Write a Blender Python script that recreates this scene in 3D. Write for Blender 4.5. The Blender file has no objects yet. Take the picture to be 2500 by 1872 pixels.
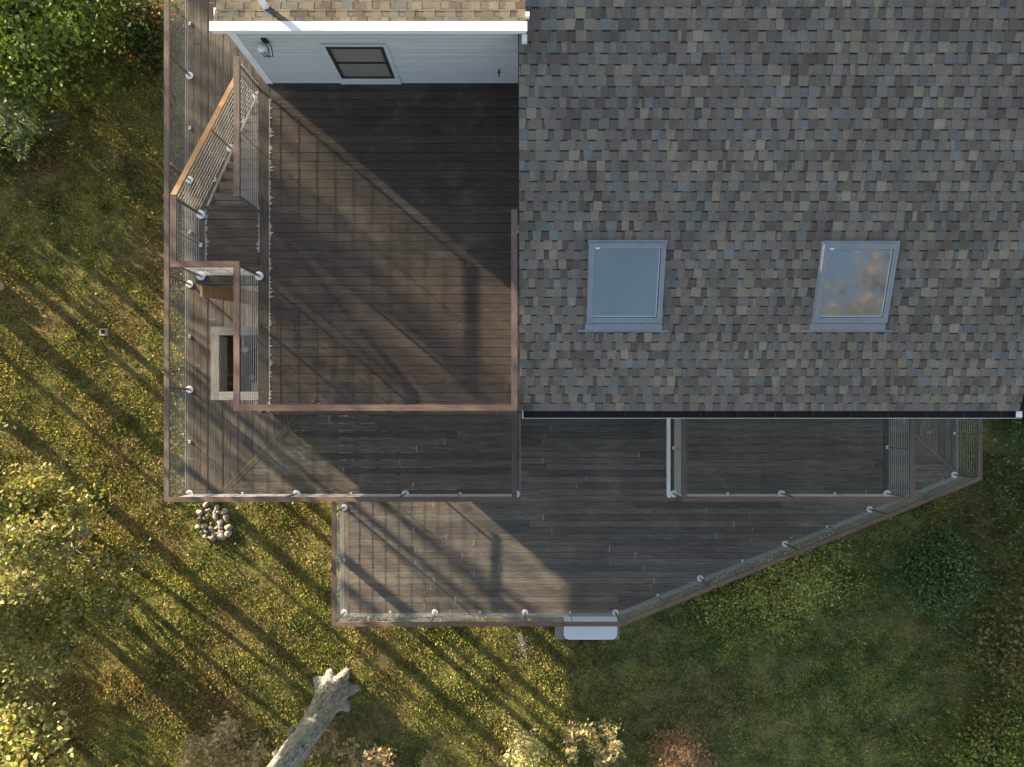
import bpy, math, random
import numpy as np
from mathutils import Vector
random.seed(7); RNG = np.random.default_rng(7)
S = bpy.context.scene
COL = S.collection
H = 17.7                      # camera height over the lawn
ZU, ZM, ZL = 6.22, 3.83, 1.60  # the three deck levels
PI = math.pi

# ------------------------------------------------------------------ helpers
class MB:
    def __init__(s): s.v = []; s.f = []; s.c = []
    def add(s, vs, fs, col=(1, 1, 1)):
        n = len(s.v); s.v += [tuple(p) for p in vs]
        for f in fs: s.f.append([n + i for i in f]); s.c.append(col)
    def box(s, x0, x1, y0, y1, z0, z1, col=(1, 1, 1)):
        vs = [(x0,y0,z0),(x1,y0,z0),(x1,y1,z0),(x0,y1,z0),(x0,y0,z1),(x1,y0,z1),(x1,y1,z1),(x0,y1,z1)]
        s.add(vs, [(0,3,2,1),(4,5,6,7),(0,1,5,4),(1,2,6,5),(2,3,7,6),(3,0,4,7)], col)
    def prism(s, poly, z0, z1, col=(1, 1, 1), zf=None):
        n = len(poly)
        vs = [(p[0], p[1], z0 if zf is None else zf(p[0], p[1]) + z0) for p in poly] + [(p[0], p[1], z1 if zf is None else zf(p[0], p[1]) + z1) for p in poly]
        s.add(vs, [tuple(range(n))[::-1], tuple(range(n, 2*n))] + [(i, (i+1) % n, n+(i+1) % n, n+i) for i in range(n)], col)
    def bar(s, p, q, w, h, col=(1, 1, 1), up=(0, 0, 1)):
        p = Vector(p); q = Vector(q); d = (q-p).normalized(); u = Vector(up)
        if abs(d.dot(u)) > .99: u = Vector((1, 0, 0))
        a = d.cross(u).normalized(); b = a.cross(d).normalized()
        vs = []
        for o in (p, q):
            for (i, j) in ((-1,-1),(1,-1),(1,1),(-1,1)): vs.append(o + a*i*w/2 + b*j*h/2)
        s.add(vs, [(0,1,2,3),(7,6,5,4),(0,4,5,1),(1,5,6,2),(2,6,7,3),(3,7,4,0)], col)
    def tube(s, pts, rs, n=8, col=(1, 1, 1), wob=0):
        pts = [Vector(p) for p in pts]
        if not hasattr(rs, '__len__'): rs = [rs]*len(pts)
        base = len(s.v); a = None
        for i, p in enumerate(pts):
            d = (pts[min(i+1, len(pts)-1)] - pts[max(i-1, 0)]).normalized()
            if a is None:
                u = Vector((0, 0, 1)) if abs(d.z) < .9 else Vector((1, 0, 0))
                a = d.cross(u).normalized()
            a = (a - d*a.dot(d)).normalized(); b = d.cross(a)
            for k in range(n):
                t = 2*PI*k/n; r = rs[i]*(1 + (random.uniform(-wob, wob) if wob else 0))
                s.v.append(tuple(p + (a*math.cos(t) + b*math.sin(t))*r))
        for i in range(len(pts)-1):
            for k in range(n):
                k2 = (k+1) % n
                s.f.append([base+i*n+k, base+i*n+k2, base+(i+1)*n+k2, base+(i+1)*n+k]); s.c.append(col)
        s.f.append([base+k for k in range(n)][::-1]); s.c.append(col)
        e = base+(len(pts)-1)*n
        s.f.append([e+k for k in range(n)]); s.c.append(col)
    def build(s, name, mat, parent=None, smooth=False, bevel=0):
        me = bpy.data.meshes.new(name)
        o3 = Vector((0, 0, 0))
        if parent is not None:
            p = parent
            while p is not None: o3 += Vector(p.location); p = p.parent
        me.from_pydata([(x-o3.x, y-o3.y, z-o3.z) for x, y, z in s.v], [], s.f)
        at = me.attributes.new('tint', 'FLOAT_COLOR', 'FACE')
        arr = np.ones((len(s.c), 4), np.float32); arr[:, :3] = np.array(s.c, np.float32).reshape(-1, 3)
        at.data.foreach_set('color', arr.ravel())
        me.materials.append(mat)
        if smooth: me.polygons.foreach_set('use_smooth', [True]*len(me.polygons))
        me.update()
        o = bpy.data.objects.new(name, me); COL.objects.link(o)
        if parent is not None: o.parent = parent
        if bevel:
            m = o.modifiers.new('bev', 'BEVEL'); m.width = bevel; m.segments = 2; m.limit_method = 'ANGLE'
        return o

def npmesh(name, V, F, C, mat, parent=None):
    """V (n,3), F (m,k), C (m,3) face tint"""
    me = bpy.data.meshes.new(name)
    o3 = np.zeros(3)
    if parent is not None: o3 = np.array(parent.location)
    V = (V - o3).astype(np.float32); m, k = F.shape
    me.vertices.add(len(V)); me.vertices.foreach_set('co', V.ravel())
    me.loops.add(m*k); me.loops.foreach_set('vertex_index', F.astype(np.int32).ravel())
    me.polygons.add(m); me.polygons.foreach_set('loop_start', np.arange(0, m*k, k, dtype=np.int32))
    me.update(calc_edges=True)
    at = me.attributes.new('tint', 'FLOAT_COLOR', 'FACE')
    arr = np.ones((m, 4), np.float32); arr[:, :3] = C
    at.data.foreach_set('color', arr.ravel())
    me.materials.append(mat)
    o = bpy.data.objects.new(name, me); COL.objects.link(o)
    if parent is not None: o.parent = parent
    return o

def tag(o, label=None, cat=None, group=None, kind=None):
    if label: o['label'] = label
    if cat: o['category'] = cat
    if group: o['group'] = group
    if kind: o['kind'] = kind
    return o
def thing(name, loc, label, cat, group=None):
    o = bpy.data.objects.new(name, None); COL.objects.link(o); o.location = loc; o.empty_display_size = .2
    return tag(o, label, cat, group)

def clip(poly, a, b, c):          # keep a*x+b*y <= c
    out = []
    for i in range(len(poly)):
        p, q = poly[i], poly[(i+1) % len(poly)]
        dp, dq = a*p[0]+b*p[1]-c, a*q[0]+b*q[1]-c
        if dp <= 0: out.append(p)
        if (dp < 0 < dq) or (dq < 0 < dp):
            t = dp/(dp-dq); out.append((p[0]+t*(q[0]-p[0]), p[1]+t*(q[1]-p[1])))
    return out
def area(poly): return abs(sum(poly[i][0]*poly[(i+1) % len(poly)][1]-poly[(i+1) % len(poly)][0]*poly[i][1] for i in range(len(poly))))/2
def clip_convex(poly, region):    # region counter-clockwise
    for i in range(len(region)):
        p, q = region[i], region[(i+1) % len(region)]
        a, b = q[1]-p[1], -(q[0]-p[0])
        poly = clip(poly, a, b, a*p[0]+b*p[1])
        if len(poly) < 3: return []
    return poly

# ------------------------------------------------------------------ materials
def new_mat(name):
    m = bpy.data.materials.new(name); m.use_nodes = True
    nt = m.node_tree; b = nt.nodes['Principled BSDF']
    return m, nt, b
class N:
    def __init__(s, nt): s.nt = nt
    def n(s, t, **k):
        nd = s.nt.nodes.new(t)
        for a, v in k.items(): setattr(nd, a, v)
        return nd
    def l(s, a, b): s.nt.links.new(a, b)
    def pos(s, scale=(1, 1, 1), obj=False):
        if obj: src = s.n('ShaderNodeTexCoord').outputs['Object']
        else: src = s.n('ShaderNodeNewGeometry').outputs['Position']
        mp = s.n('ShaderNodeMapping'); s.l(src, mp.inputs['Vector']); mp.inputs['Scale'].default_value = scale
        return mp.outputs[0]
    def noise(s, vec, scale, detail=4, rough=.55, dist=0):
        t = s.n('ShaderNodeTexNoise'); s.l(vec, t.inputs['Vector'])
        t.inputs['Scale'].default_value = scale; t.inputs['Detail'].default_value = detail
        t.inputs['Roughness'].default_value = rough; t.inputs['Distortion'].default_value = dist
        return t.outputs['Fac']
    def ramp(s, fac, stops):
        r = s.n('ShaderNodeValToRGB'); s.l(fac, r.inputs[0]); e = r.color_ramp.elements
        while len(e) < len(stops): e.new(.5)
        for i, (p, c) in enumerate(stops):
            e[i].position = p; e[i].color = (c, c, c, 1) if not hasattr(c, '__len__') else (*c, 1)
        return r.outputs[0]
    def mix(s, fac, a, b, mode='MIX'):
        m = s.n('ShaderNodeMix', data_type='RGBA', blend_type=mode)
        for v, i in ((fac, 0), (a, 6), (b, 7)):
            if hasattr(v, 'is_linked') or isinstance(v, bpy.types.NodeSocket): s.l(v, m.inputs[i])
            else: m.inputs[i].default_value = v if i == 0 else (*v, 1)
        return m.outputs[2]
    def tint(s):
        a = s.n('ShaderNodeAttribute', attribute_name='tint'); return a.outputs['Color']
    def bump(s, h, strength, dist=.01):
        b = s.n('ShaderNodeBump'); s.l(h, b.inputs['Height']); b.inputs['Strength'].default_value = strength
        b.inputs['Distance'].default_value = dist; return b.outputs[0]

def wood(name, dark, light, axis, rough=.75, grain=1.0, stain=.5, pale=None, hue=None, spec=.35):
    m, nt, b = new_mat(name); g = N(nt)
    st = {0: (.9, 14, 14), 1: (14, .9, 14), 2: (14, 14, .9)}[axis]
    off = g.tint()
    # shift grain per board through the tint
    pos = g.pos(st)
    add = g.n('ShaderNodeVectorMath', operation='MULTIPLY_ADD'); g.l(off, add.inputs[0]); add.inputs[1].default_value = (37, 53, 71); g.l(pos, add.inputs[2])
    n1 = g.noise(add.outputs[0], 2.2, 6, .65, 1.2)
    n2 = g.noise(add.outputs[0], 9, 3, .6)
    c = g.mix(g.ramp(n1, [(.3, 0), (.72, 1)]), dark, light)
    c = g.mix(grain*.45, c, g.mix(1, c, g.ramp(n2, [(.3, .45), (.7, 1.35)]), 'MULTIPLY'))
    big = g.noise(g.pos((1, 1, 1)), .9, 5, .62)
    c = g.mix(stain, c, g.mix(1, c, g.ramp(big, [(.3, .5), (.7, 1.4)]), 'MULTIPLY'))
    if pale is not None:
        pn = g.noise(g.pos((1, 1, 1)), 1.7, 8, .7)
        c = g.mix(g.ramp(pn, [(.56, 0), (.78, .26)]), c, pale)
        sp = g.noise(g.pos((1, 1, 1)), 26, 2, .5)
        c = g.mix(g.ramp(sp, [(.735, 0), (.76, .7)]), c, pale)
    c = g.mix(1, c, off, 'MULTIPLY')
    g.l(c, b.inputs['Base Color'])
    g.l(g.ramp(big, [(.3, rough-.12), (.7, rough+.1)]), b.inputs['Roughness'])
    b.inputs['Specular IOR Level'].default_value = spec
    g.l(g.bump(n1, .35, .004), b.inputs['Normal'])
    return m

def plain(name, col, rough=.5, metal=0, spec=.5, var=.15, scale=6, bump=0, bscale=60):
    m, nt, b = new_mat(name); g = N(nt)
    n = g.noise(g.pos(), scale, 5, .6)
    c = g.mix(1, col, g.ramp(n, [(.25, 1-var), (.75, 1+var)]), 'MULTIPLY')
    c = g.mix(1, c, g.tint(), 'MULTIPLY')
    g.l(c, b.inputs['Base Color']); b.inputs['Roughness'].default_value = rough
    b.inputs['Metallic'].default_value = metal; b.inputs['Specular IOR Level'].default_value = spec
    if bump: g.l(g.bump(g.noise(g.pos(), bscale, 4), bump), b.inputs['Normal'])
    return m

M = {}
deck_pale = (.30, .26, .21)
M['deckU'] = wood('upper deck wood x', (.026, .020, .017), (.084, .063, .048), 0, pale=deck_pale, stain=.7)
M['deckUy'] = wood('upper deck wood y', (.036, .029, .023), (.105, .085, .064), 1, pale=deck_pale)
M['deckMx'] = wood('middle deck wood x', (.050, .044, .037), (.150, .127, .099), 0, pale=deck_pale)
M['deckMy'] = wood('middle deck wood y', (.050, .044, .037), (.150, .127, .099), 1, pale=deck_pale)
M['deckLx'] = wood('lower deck wood x', (.066, .060, .053), (.195, .170, .138), 0, pale=(.36, .31, .25))
M['deckLy'] = wood('lower deck wood y', (.066, .060, .053), (.195, .170, .138), 1, pale=(.36, .31, .25))
M['railx'] = wood('rail wood x', (.11, .066, .050), (.225, .145, .110), 0, rough=.6, stain=.3)
M['raily'] = wood('rail wood y', (.095, .070, .055), (.20, .150, .118), 1, rough=.6, stain=.3)
M['railr'] = wood('red rail wood y', (.095, .060, .050), (.20, .135, .112), 1, rough=.6, stain=.3)
M['amber'] = wood('amber wood', (.24, .135, .055), (.40, .25, .12), 1, rough=.6, stain=.3)
M['grey_woodx'] = wood('weathered grey wood x', (.13, .12, .105), (.33, .30, .26), 0, stain=.35)
M['grey_woody'] = wood('weathered grey wood y', (.13, .12, .105), (.30, .27, .235), 1, stain=.35)
M['joist'] = wood('joist wood', (.10, .075, .045), (.17, .13, .08), 0, stain=.3)
M['steel'] = plain('stainless steel', (.62, .62, .62), .28, 1, var=.08)
M['cable'] = plain('cable steel', (.52, .53, .53), .45, .6, var=.05)
M['flange'] = plain('brushed flange', (.68, .68, .70), .38, .3, var=.06)
M['post'] = plain('dark steel post', (.30, .29, .27), .35, .85, var=.1)
M['white'] = plain('white painted trim', (.80, .81, .83), .55, var=.05, scale=3)
M['dark_metal'] = plain('black gutter metal', (.012, .014, .016), .45, .2, var=.3)
M['bronze'] = plain('bronze window frame', (.05, .046, .04), .4, .3, var=.2)
M['gen'] = plain('pale enclosure paint', (.62, .65, .68), .4, 0, var=.08, scale=2)
M['skyframe'] = plain('grey painted skylight frame', (.27, .30, .345), .42, .25, var=.12)
M['inside'] = plain('dark interior', (.05, .05, .055), .8)

# clapboard
m, nt, b = new_mat('white clapboard'); g = N(nt); M['clap'] = m
n = g.noise(g.pos((1, 1, 6)), 3, 6, .65)
c = g.mix(1, (.55, .565, .59), g.ramp(n, [(.3, .90), (.7, 1.05)]), 'MULTIPLY')
sc = g.noise(g.pos((2, 1, 1)), 1.6, 5, .7)
c = g.mix(g.ramp(sc, [(.6, 0), (.8, .5)]), c, (.61, .61, .62))
g.l(g.mix(1, c, g.tint(), 'MULTIPLY'), b.inputs['Base Color']); b.inputs['Roughness'].default_value = .6

# shingle
m, nt, b = new_mat('asphalt shingle'); g = N(nt); M['shingle'] = m
gr = g.noise(g.pos(), 190, 3, .8); gr2 = g.noise(g.pos(), 1.3, 4, .6); gr3 = g.noise(g.pos(), 60, 4, .7)
c = g.mix(1, g.tint(), g.ramp(gr, [(.3, .55), (.7, 1.5)]), 'MULTIPLY')
c = g.mix(1, c, g.ramp(gr2, [(.3, .82), (.7, 1.15)]), 'MULTIPLY')
c = g.mix(1, c, g.ramp(gr3, [(.3, .75), (.7, 1.28)]), 'MULTIPLY')
g.l(c, b.inputs['Base Color']); b.inputs['Roughness'].default_value = .92; b.inputs['Specular IOR Level'].default_value = .2
g.l(g.bump(gr, .6, .003), b.inputs['Normal'])

# glass of skylights / window
def glassmat(name, col, rough, spec=1.0, coat=.0):
    m, nt, b = new_mat(name); g = N(nt)
    n = g.noise(g.pos(), 40, 3)
    n2 = g.noise(g.pos(), 1.5, 3)
    g.l(g.mix(1, col, g.ramp(n2, [(.3, .85), (.7, 1.15)]), 'MULTIPLY'), b.inputs['Base Color'])
    g.l(g.ramp(n, [(.3, rough*.7), (.7, rough*1.4)]), b.inputs['Roughness'])
    b.inputs['Specular IOR Level'].default_value = spec; b.inputs['Coat Weight'].default_value = coat; b.inputs['Coat Roughness'].default_value = .03
    b.inputs['Metallic'].default_value = .0
    g.l(g.bump(n, .02, .002), b.inputs['Normal'])
    return m
M['skyglass'] = glassmat('coated skylight glass', (.06, .115, .15), .08, 1.0, 1.0)
M['skyglass'].node_tree.nodes['Principled BSDF'].inputs['IOR'].default_value = 2.1
M['winglass'] = glassmat('window glass', (.20, .20, .18), .15, .8)

# bark
def barkmat(name, dark, light, moss=None):
    m, nt, b = new_mat(name); g = N(nt)
    pos = g.pos((7, 7, 2.0)); n1 = g.noise(pos, 2.2, 8, .7, .6); n2 = g.noise(g.pos(), 1.1, 4, .6); n3 = g.noise(g.pos((9, 9, 3)), 6, 4, .7)
    c = g.mix(g.ramp(n1, [(.35, 0), (.62, 1)]), dark, light)
    c = g.mix(1, c, g.ramp(n3, [(.3, .6), (.7, 1.25)]), 'MULTIPLY')
    if moss: c = g.mix(g.ramp(n2, [(.5, 0), (.7, .55)]), c, moss)
    g.l(c, b.inputs['Base Color']); b.inputs['Roughness'].default_value = .9; b.inputs['Specular IOR Level'].default_value = .15
    ad = g.n('ShaderNodeMath', operation='ADD'); g.l(n1, ad.inputs[0]); g.l(n3, ad.inputs[1])
    g.l(g.bump(ad.outputs[0], 1.0, .035), b.inputs['Normal'])
    return m
M['bark'] = barkmat('grey bark', (.12, .115, .10), (.52, .51, .46), (.40, .43, .32))
M['bark_dark'] = barkmat('brown bark', (.05, .04, .03), (.14, .12, .095))
M['twig'] = barkmat('pale twig bark', (.16, .14, .12), (.38, .35, .31))

# leaves: translucent diffuse
def leafmat(name, rough=.55, trans=.3, gain=1.0):
    m, nt, b = new_mat(name); g = N(nt)
    c = g.mix(1, g.tint(), (gain, gain, gain), 'MULTIPLY')
    g.l(c, b.inputs['Base Color']); b.inputs['Roughness'].default_value = rough; b.inputs['Specular IOR Level'].default_value = .35
    tr = g.n('ShaderNodeBsdfTranslucent'); mx = g.n('ShaderNodeMixShader'); mx.inputs[0].default_value = trans
    g.l(g.mix(1, c, (1.3, 1.35, .6), 'MULTIPLY'), tr.inputs['Color'])
    out = nt.nodes['Material Output']; g.l(b.outputs[0], mx.inputs[1]); g.l(tr.outputs[0], mx.inputs[2]); g.l(mx.outputs[0], out.inputs['Surface'])
    return m
M['leaf'] = leafmat('leaf'); M['dry'] = leafmat('dry leaf', .7, .12)

# grass blades: colour from world noise x tint
def ground_colour(g):
    p = g.pos()
    a = g.noise(p, .35, 5, .6); b_ = g.noise(p, 1.6, 5, .65); c_ = g.noise(p, 7, 4, .65)
    col = g.mix(g.ramp(b_, [(.38, 0), (.62, 1)]), (.135, .150, .045), (.38, .335, .115))
    col = g.mix(g.ramp(a, [(.46, 0), (.62, .8)]), col, (.24, .165, .085))
    col = g.mix(g.ramp(c_, [(.58, 0), (.72, .7)]), col, (.21, .23, .045))
    sx = g.n('ShaderNodeSeparateXYZ'); g.l(g.pos(), sx.inputs[0])
    wob = g.n('ShaderNodeMath', operation='MULTIPLY_ADD'); g.l(a, wob.inputs[0]); wob.inputs[1].default_value = 5; g.l(sx.outputs[0], wob.inputs[2])
    mr = g.n('ShaderNodeMapRange'); g.l(wob.outputs[0], mr.inputs[0]); mr.inputs[1].default_value = 2.5; mr.inputs[2].default_value = 6.5
    mul = g.n('ShaderNodeMath', operation='MULTIPLY'); g.l(mr.outputs[0], mul.inputs[0]); mul.inputs[1].default_value = .8
    col = g.mix(mul.outputs[0], col, g.mix(g.ramp(b_, [(.4, 0), (.6, 1)]), (.15, .20, .075), (.30, .33, .12)))
    return col, b_, c_
m, nt, b = new_mat('grass blades'); g = N(nt); M['grass'] = m
col, _, _ = ground_colour(g)
c = g.mix(1, col, g.tint(), 'MULTIPLY')
g.l(c, b.inputs['Base Color']); b.inputs['Roughness'].default_value = .6; b.inputs['Specular IOR Level'].default_value = .25
tr = g.n('ShaderNodeBsdfTranslucent'); mx = g.n('ShaderNodeMixShader'); mx.inputs[0].default_value = .3
g.l(g.mix(1, c, (1.2, 1.25, .6), 'MULTIPLY'), tr.inputs['Color']); g.l(b.outputs[0], mx.inputs[1]); g.l(tr.outputs[0], mx.inputs[2])
g.l(mx.outputs[0], nt.nodes['Material Output'].inputs['Surface'])
m, nt, b = new_mat('lawn soil'); g = N(nt); M['soil'] = m
col, b_, c_ = ground_colour(g)
fine = g.noise(g.pos(), 15, 8, .85)
col = g.mix(g.ramp(fine, [(.38, .85), (.58, .0)]), col, (.045, .033, .020))
g.l(col, b.inputs['Base Color']); b.inputs['Roughness'].default_value = .95; b.inputs['Specular IOR Level'].default_value = .1
g.l(g.bump(fine, 1, .05), b.inputs['Normal'])
M['rock'] = plain('river stone', (.30, .265, .22), .8, 0, var=.3, scale=9, bump=.4, bscale=30)
M['gravel'] = plain('gravel', (.16, .155, .15), .9, 0, var=.4, scale=40)

# ------------------------------------------------------------------ camera, light
cam = bpy.data.cameras.new('camera'); co = bpy.data.objects.new('camera', cam); COL.objects.link(co)
co.location = (0, 0, H); co.rotation_euler = (0, 0, 0)
cam.sensor_width = 36; cam.lens = 36*1734/2500; cam.shift_x = -.01; cam.shift_y = 74/2500
cam.clip_end = 2000; cam.clip_start = .1; S.camera = co

AZ = Vector((-.765, .644, 0)).normalized(); EL = math.radians(11.3)
sdir = Vector((AZ.x*math.cos(EL), AZ.y*math.cos(EL), math.sin(EL)))
sl = bpy.data.lights.new('sun', 'SUN'); so = bpy.data.objects.new('sun', sl); COL.objects.link(so)
sl.energy = 5.0; sl.angle = math.radians(.5); sl.color = (1, .82, .57)
so.rotation_euler = sdir.to_track_quat('Z', 'Y').to_euler(); so.location = sdir*60
W = bpy.data.worlds.new('World'); S.world = W; W.use_nodes = True
nt = W.node_tree; bg = nt.nodes['Background']; sk = nt.nodes.new('ShaderNodeTexSky'); sk.sky_type = 'NISHITA'
sk.sun_disc = False; sk.sun_elevation = EL; sk.sun_rotation = math.atan2(sdir.x, sdir.y)
sk.air_density = 1.0; sk.dust_density = 1.2; sk.ozone_density = 1.0
hs = nt.nodes.new('ShaderNodeHueSaturation'); hs.inputs['Saturation'].default_value = .70; nt.links.new(sk.outputs[0], hs.inputs['Color']); nt.links.new(hs.outputs[0], bg.inputs[0]); bg.inputs[1].default_value = .088
S.view_settings.view_transform = 'Standard'; S.view_settings.look = 'None'; S.view_settings.exposure = 2.08; S.view_settings.gamma = 1
S.cycles.max_bounces = 6; S.cycles.transparent_max_bounces = 6

# ------------------------------------------------------------------ ground
def ghash(x, y):
    return (np.sin(x*.37+1.3)*np.cos(y*.29-.7)*.09 + np.sin(x*.9+y*.7)*.04 + np.sin(x*2.3-y*1.7)*.015)
def gz(x, y): return ghash(np.asarray(x, float), np.asarray(y, float))
t = np.linspace(-1, 1, 301); ax = np.sign(t)*(22*np.abs(t) + 380*np.abs(t)**7)
X, Y = np.meshgrid(ax, ax)
Z = gz(X, Y)*np.exp(-(X**2+Y**2)/60**2)
Z += RNG.normal(0, .008, Z.shape)
V = np.stack([X, Y, Z], -1).reshape(-1, 3); n = len(ax)
i = np.arange((n-1)*(n-1)); r, c = i//(n-1), i % (n-1); a = r*n+c
F = np.stack([a, a+1, a+n+1, a+n], -1)
gr = npmesh('lawn', V, F, np.ones((len(F), 3)), M['soil']); tag(gr, 'mossy autumn lawn below the house and decks', 'lawn', kind='structure')

def in_lawn(x, y):
    k = np.ones(len(x), bool)
    k &= ~((x > -4.0) & (y > -1.0))
    k &= ~((x > -3.6) & (y > -4.2) & (x < 2.1))
    k &= ~((x >= 2.1) & (y > -4.2+(x-2.1)*.4057) & (x < 9.4))
    return k
def patch(x, y, s, ph):   # smooth pseudo-noise 0..1
    return .5+.5*np.sin(x*s+ph+1.7*np.sin(y*s*.8+ph*2))*np.cos(y*s*1.1-ph+1.3*np.sin(x*s*.6))

def blades(name, N0, size, tints, label, cat, dens=None, seed=1, z0=0.0, flat=.5, mat='grass'):
    R = np.random.default_rng(seed)
    x = R.uniform(-15, 14.5, N0); y = R.uniform(-10.5, 12, N0)
    k = in_lawn(x, y)
    if dens is not None: k &= R.random(N0) < dens(x, y)
    x = x[k]; y = y[k]; m = len(x)
    z = gz(x, y) + z0
    L = R.uniform(size[0], size[1], m)*(.7+.6*patch(x, y, 1.9, .4)); a = R.uniform(0, 2*PI, m); w = L*R.uniform(.16, .4, m)
    tilt = R.uniform(.15, 1.25, m)
    dx, dy = np.cos(a), np.sin(a)
    tip = np.stack([x+dx*L*np.sin(tilt), y+dy*L*np.sin(tilt), z+L*np.cos(tilt)*1.0], -1)
    p1 = np.stack([x-dy*w, y+dx*w, z-.005], -1); p2 = np.stack([x+dy*w, y-dx*w, z-.005], -1)
    V = np.concatenate([p1, p2, tip]); F = np.stack([np.arange(m), np.arange(m)+m, np.arange(m)+2*m], -1)
    T = np.array(tints)[R.integers(0, len(tints), m)]*R.uniform(.35, 1.75, (m, 1))
    o = npmesh(name, V, F, T, M[mat]); tag(o, label, cat, kind='stuff'); return o

def leaves_quads(P, size, R, up=.5, curl=.25, aspect=.6):
    """P (m,3) centres -> folded kite leaves (two tris as quads)"""
    m = len(P); s = size if hasattr(size, '__len__') else np.full(m, size)
    d = R.normal(0, 1, (m, 3)); d[:, 2] *= (1-up); d /= np.linalg.norm(d, axis=1)[:, None]+1e-9
    n = R.normal(0, 1, (m, 3))*(1-up)+np.array([0, 0, up]); n -= d*np.sum(n*d, 1)[:, None]; n /= np.linalg.norm(n, axis=1)[:, None]+1e-9
    e = np.cross(d, n); s_ = s[:, None]
    a = P-d*s_*.5; c = P+d*s_*.5
    mid = P+d*s_*R.uniform(-.05, .12, (m, 1))
    lift = n*s_*R.uniform(-curl, curl, (m, 1))
    b = mid+e*s_*aspect*.5+lift; f = mid-e*s_*aspect*.5+lift
    V = np.concatenate([a, b, c, f]); i = np.arange(m)
    F = np.stack([i, i+m, i+2*m, i+3*m], -1)
    return V, F
def pal(colors, m, R, var=.25):
    c = np.array(colors)[R.integers(0, len(colors), m)]
    return np.clip(c*R.uniform(1-var, 1+var, (m, 1)), 0, 1)

blades('grass', 1000000, (.03, .065), [(1, 1.05, .8), (.8, 1.0, .7), (1.15, 1.1, .9), (1.3, 1.1, .9), (.6, .8, .6)],
       'short mossy autumn grass covering the lawn', 'grass', seed=3)
def tuft_d(x, y): return np.clip(patch(x, y, 2.7, 2.1)*patch(x, y, 1.1, .9)*2.2-.35, 0, 1)
blades('tall_grass', 150000, (.04, .085), [(.95, 1.1, .8), (1.1, 1.15, .85), (.75, .95, .8)], 'longer green grass tufts scattered through the lawn', 'grass', dens=tuft_d, seed=5)
blades('clover', 120000, (.05, .09), [(.45, .75, .5), (.9, 1.1, .75), (1.6, 1.6, 1.1)], 'coarse dark green lawn grass in the shade beyond the angled deck', 'grass', dens=lambda x, y: np.clip((x-1.5)/3, 0, .9)*patch(x, y, 3.1, .2), seed=9)
R = np.random.default_rng(11)
N0 = 150000; x = R.uniform(-15, 14.5, N0); y = R.uniform(-10.5, 12, N0)
dd = .05+1.1*np.exp(-(((x-4.6)/1.3)**2+((y+7.2)/.9)**2))+.9*np.exp(-(((x-11.2)/.9)**2+((y+3)/6)**2))+.62*np.exp(-(((x+8.3)/2.6)**2+((y+.6)/2.2)**2))+.45*np.exp(-(((x-11)/1.6)**2+((y+1.5)/3.5)**2))+.55*np.exp(-(((x+9)/5)**2+((y-6.5)/1.5)**2))+.35*np.clip(patch(x, y, 1.3, 5)-.6, 0, 1)
k = in_lawn(x, y) & (R.random(N0) < dd*.75); x = x[k]; y = y[k]
P = np.stack([x, y, gz(x, y)+R.uniform(.015, .05, len(x))], -1)
V, F = leaves_quads(P, R.uniform(.035, .09, len(x)), R, .6, .35, .65)
o = npmesh('fallen_leaves', V, F, pal([(.23, .14, .075), (.18, .10, .05), (.29, .20, .11), (.14, .08, .045), (.25, .165, .085), (.20, .13, .075), (.17, .10, .06)], len(x), R), M['dry'])
tag(o, 'dry brown fallen leaves scattered over the lawn', 'fallen leaves', kind='stuff')
# ground cover of broad green leaves among the grass
N0 = 42000; x = R.uniform(-15, 14.5, N0); y = R.uniform(-10.5, 12, N0)
k = in_lawn(x, y) & (R.random(N0) < np.clip(patch(x, y, .9, 3.3)*1.4-.6, 0, 1)); x = x[k]; y = y[k]
P = np.stack([x, y, gz(x, y)+R.uniform(.02, .07, len(x))], -1)
V, F = leaves_quads(P, R.uniform(.025, .055, len(x)), R, .5, .2, .8)
o = npmesh('ground_cover', V, F, pal([(.09, .13, .04), (.12, .15, .05), (.09, .13, .07), (.14, .15, .05)], len(x), R), M['leaf'])
tag(o, 'small broad leaved weeds growing among the grass', 'weeds', kind='stuff')

# ------------------------------------------------------------------ decks
def board_tone(R=random, v=.28, cool=.06):
    t = R.uniform(1-v, 1+v); k = R.uniform(-cool, cool)
    return (t*(1+k), t, t*(1-k))
def boards(mb, region, axis, pitch, z, th=.026, gap=.006, joints=None, lenr=(1.6, 4.2), tone=.26, start=None, worn=None):
    """fill a convex ccw region with planks along axis (0 = x, 1 = y)"""
    xs = [p[1-axis] for p in region]; us = [p[axis] for p in region]
    a = start if start is not None else min(xs)
    while a > min(xs): a -= pitch
    while a < max(xs):
        u = min(us) - random.uniform(0, 2.5)
        while u < max(us):
            L = random.uniform(*lenr); w0, w1 = a+gap/2, a+pitch-gap/2
            t = board_tone(v=tone)
            pieces = [(u+.002, u+L-.03, t), (u+L-.03, u+L-.002, (t[0]*2.0, t[1]*2.0, t[2]*2.0) if random.random() < .75 else t)]
            for (u0, u1, tt) in pieces:
                rect = [(u0, w0), (u1, w0), (u1, w1), (u0, w1)] if axis == 0 else [(w0, u0), (w1, u0), (w1, u1), (w0, u1)]
                if axis == 1: rect = [(w0, u0), (w1, u0), (w1, u1), (w0, u1)]
                pl = clip_convex(rect, region)
                if len(pl) >= 3 and area(pl) > 1e-4:
                    jz = (hash((round(a, 3), round(u, 2))) % 100)/100*.0025
                    mb.prism(pl, z-th, z-.0001-jz, tt)
            u += L
        a += pitch
PT = .1432

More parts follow.
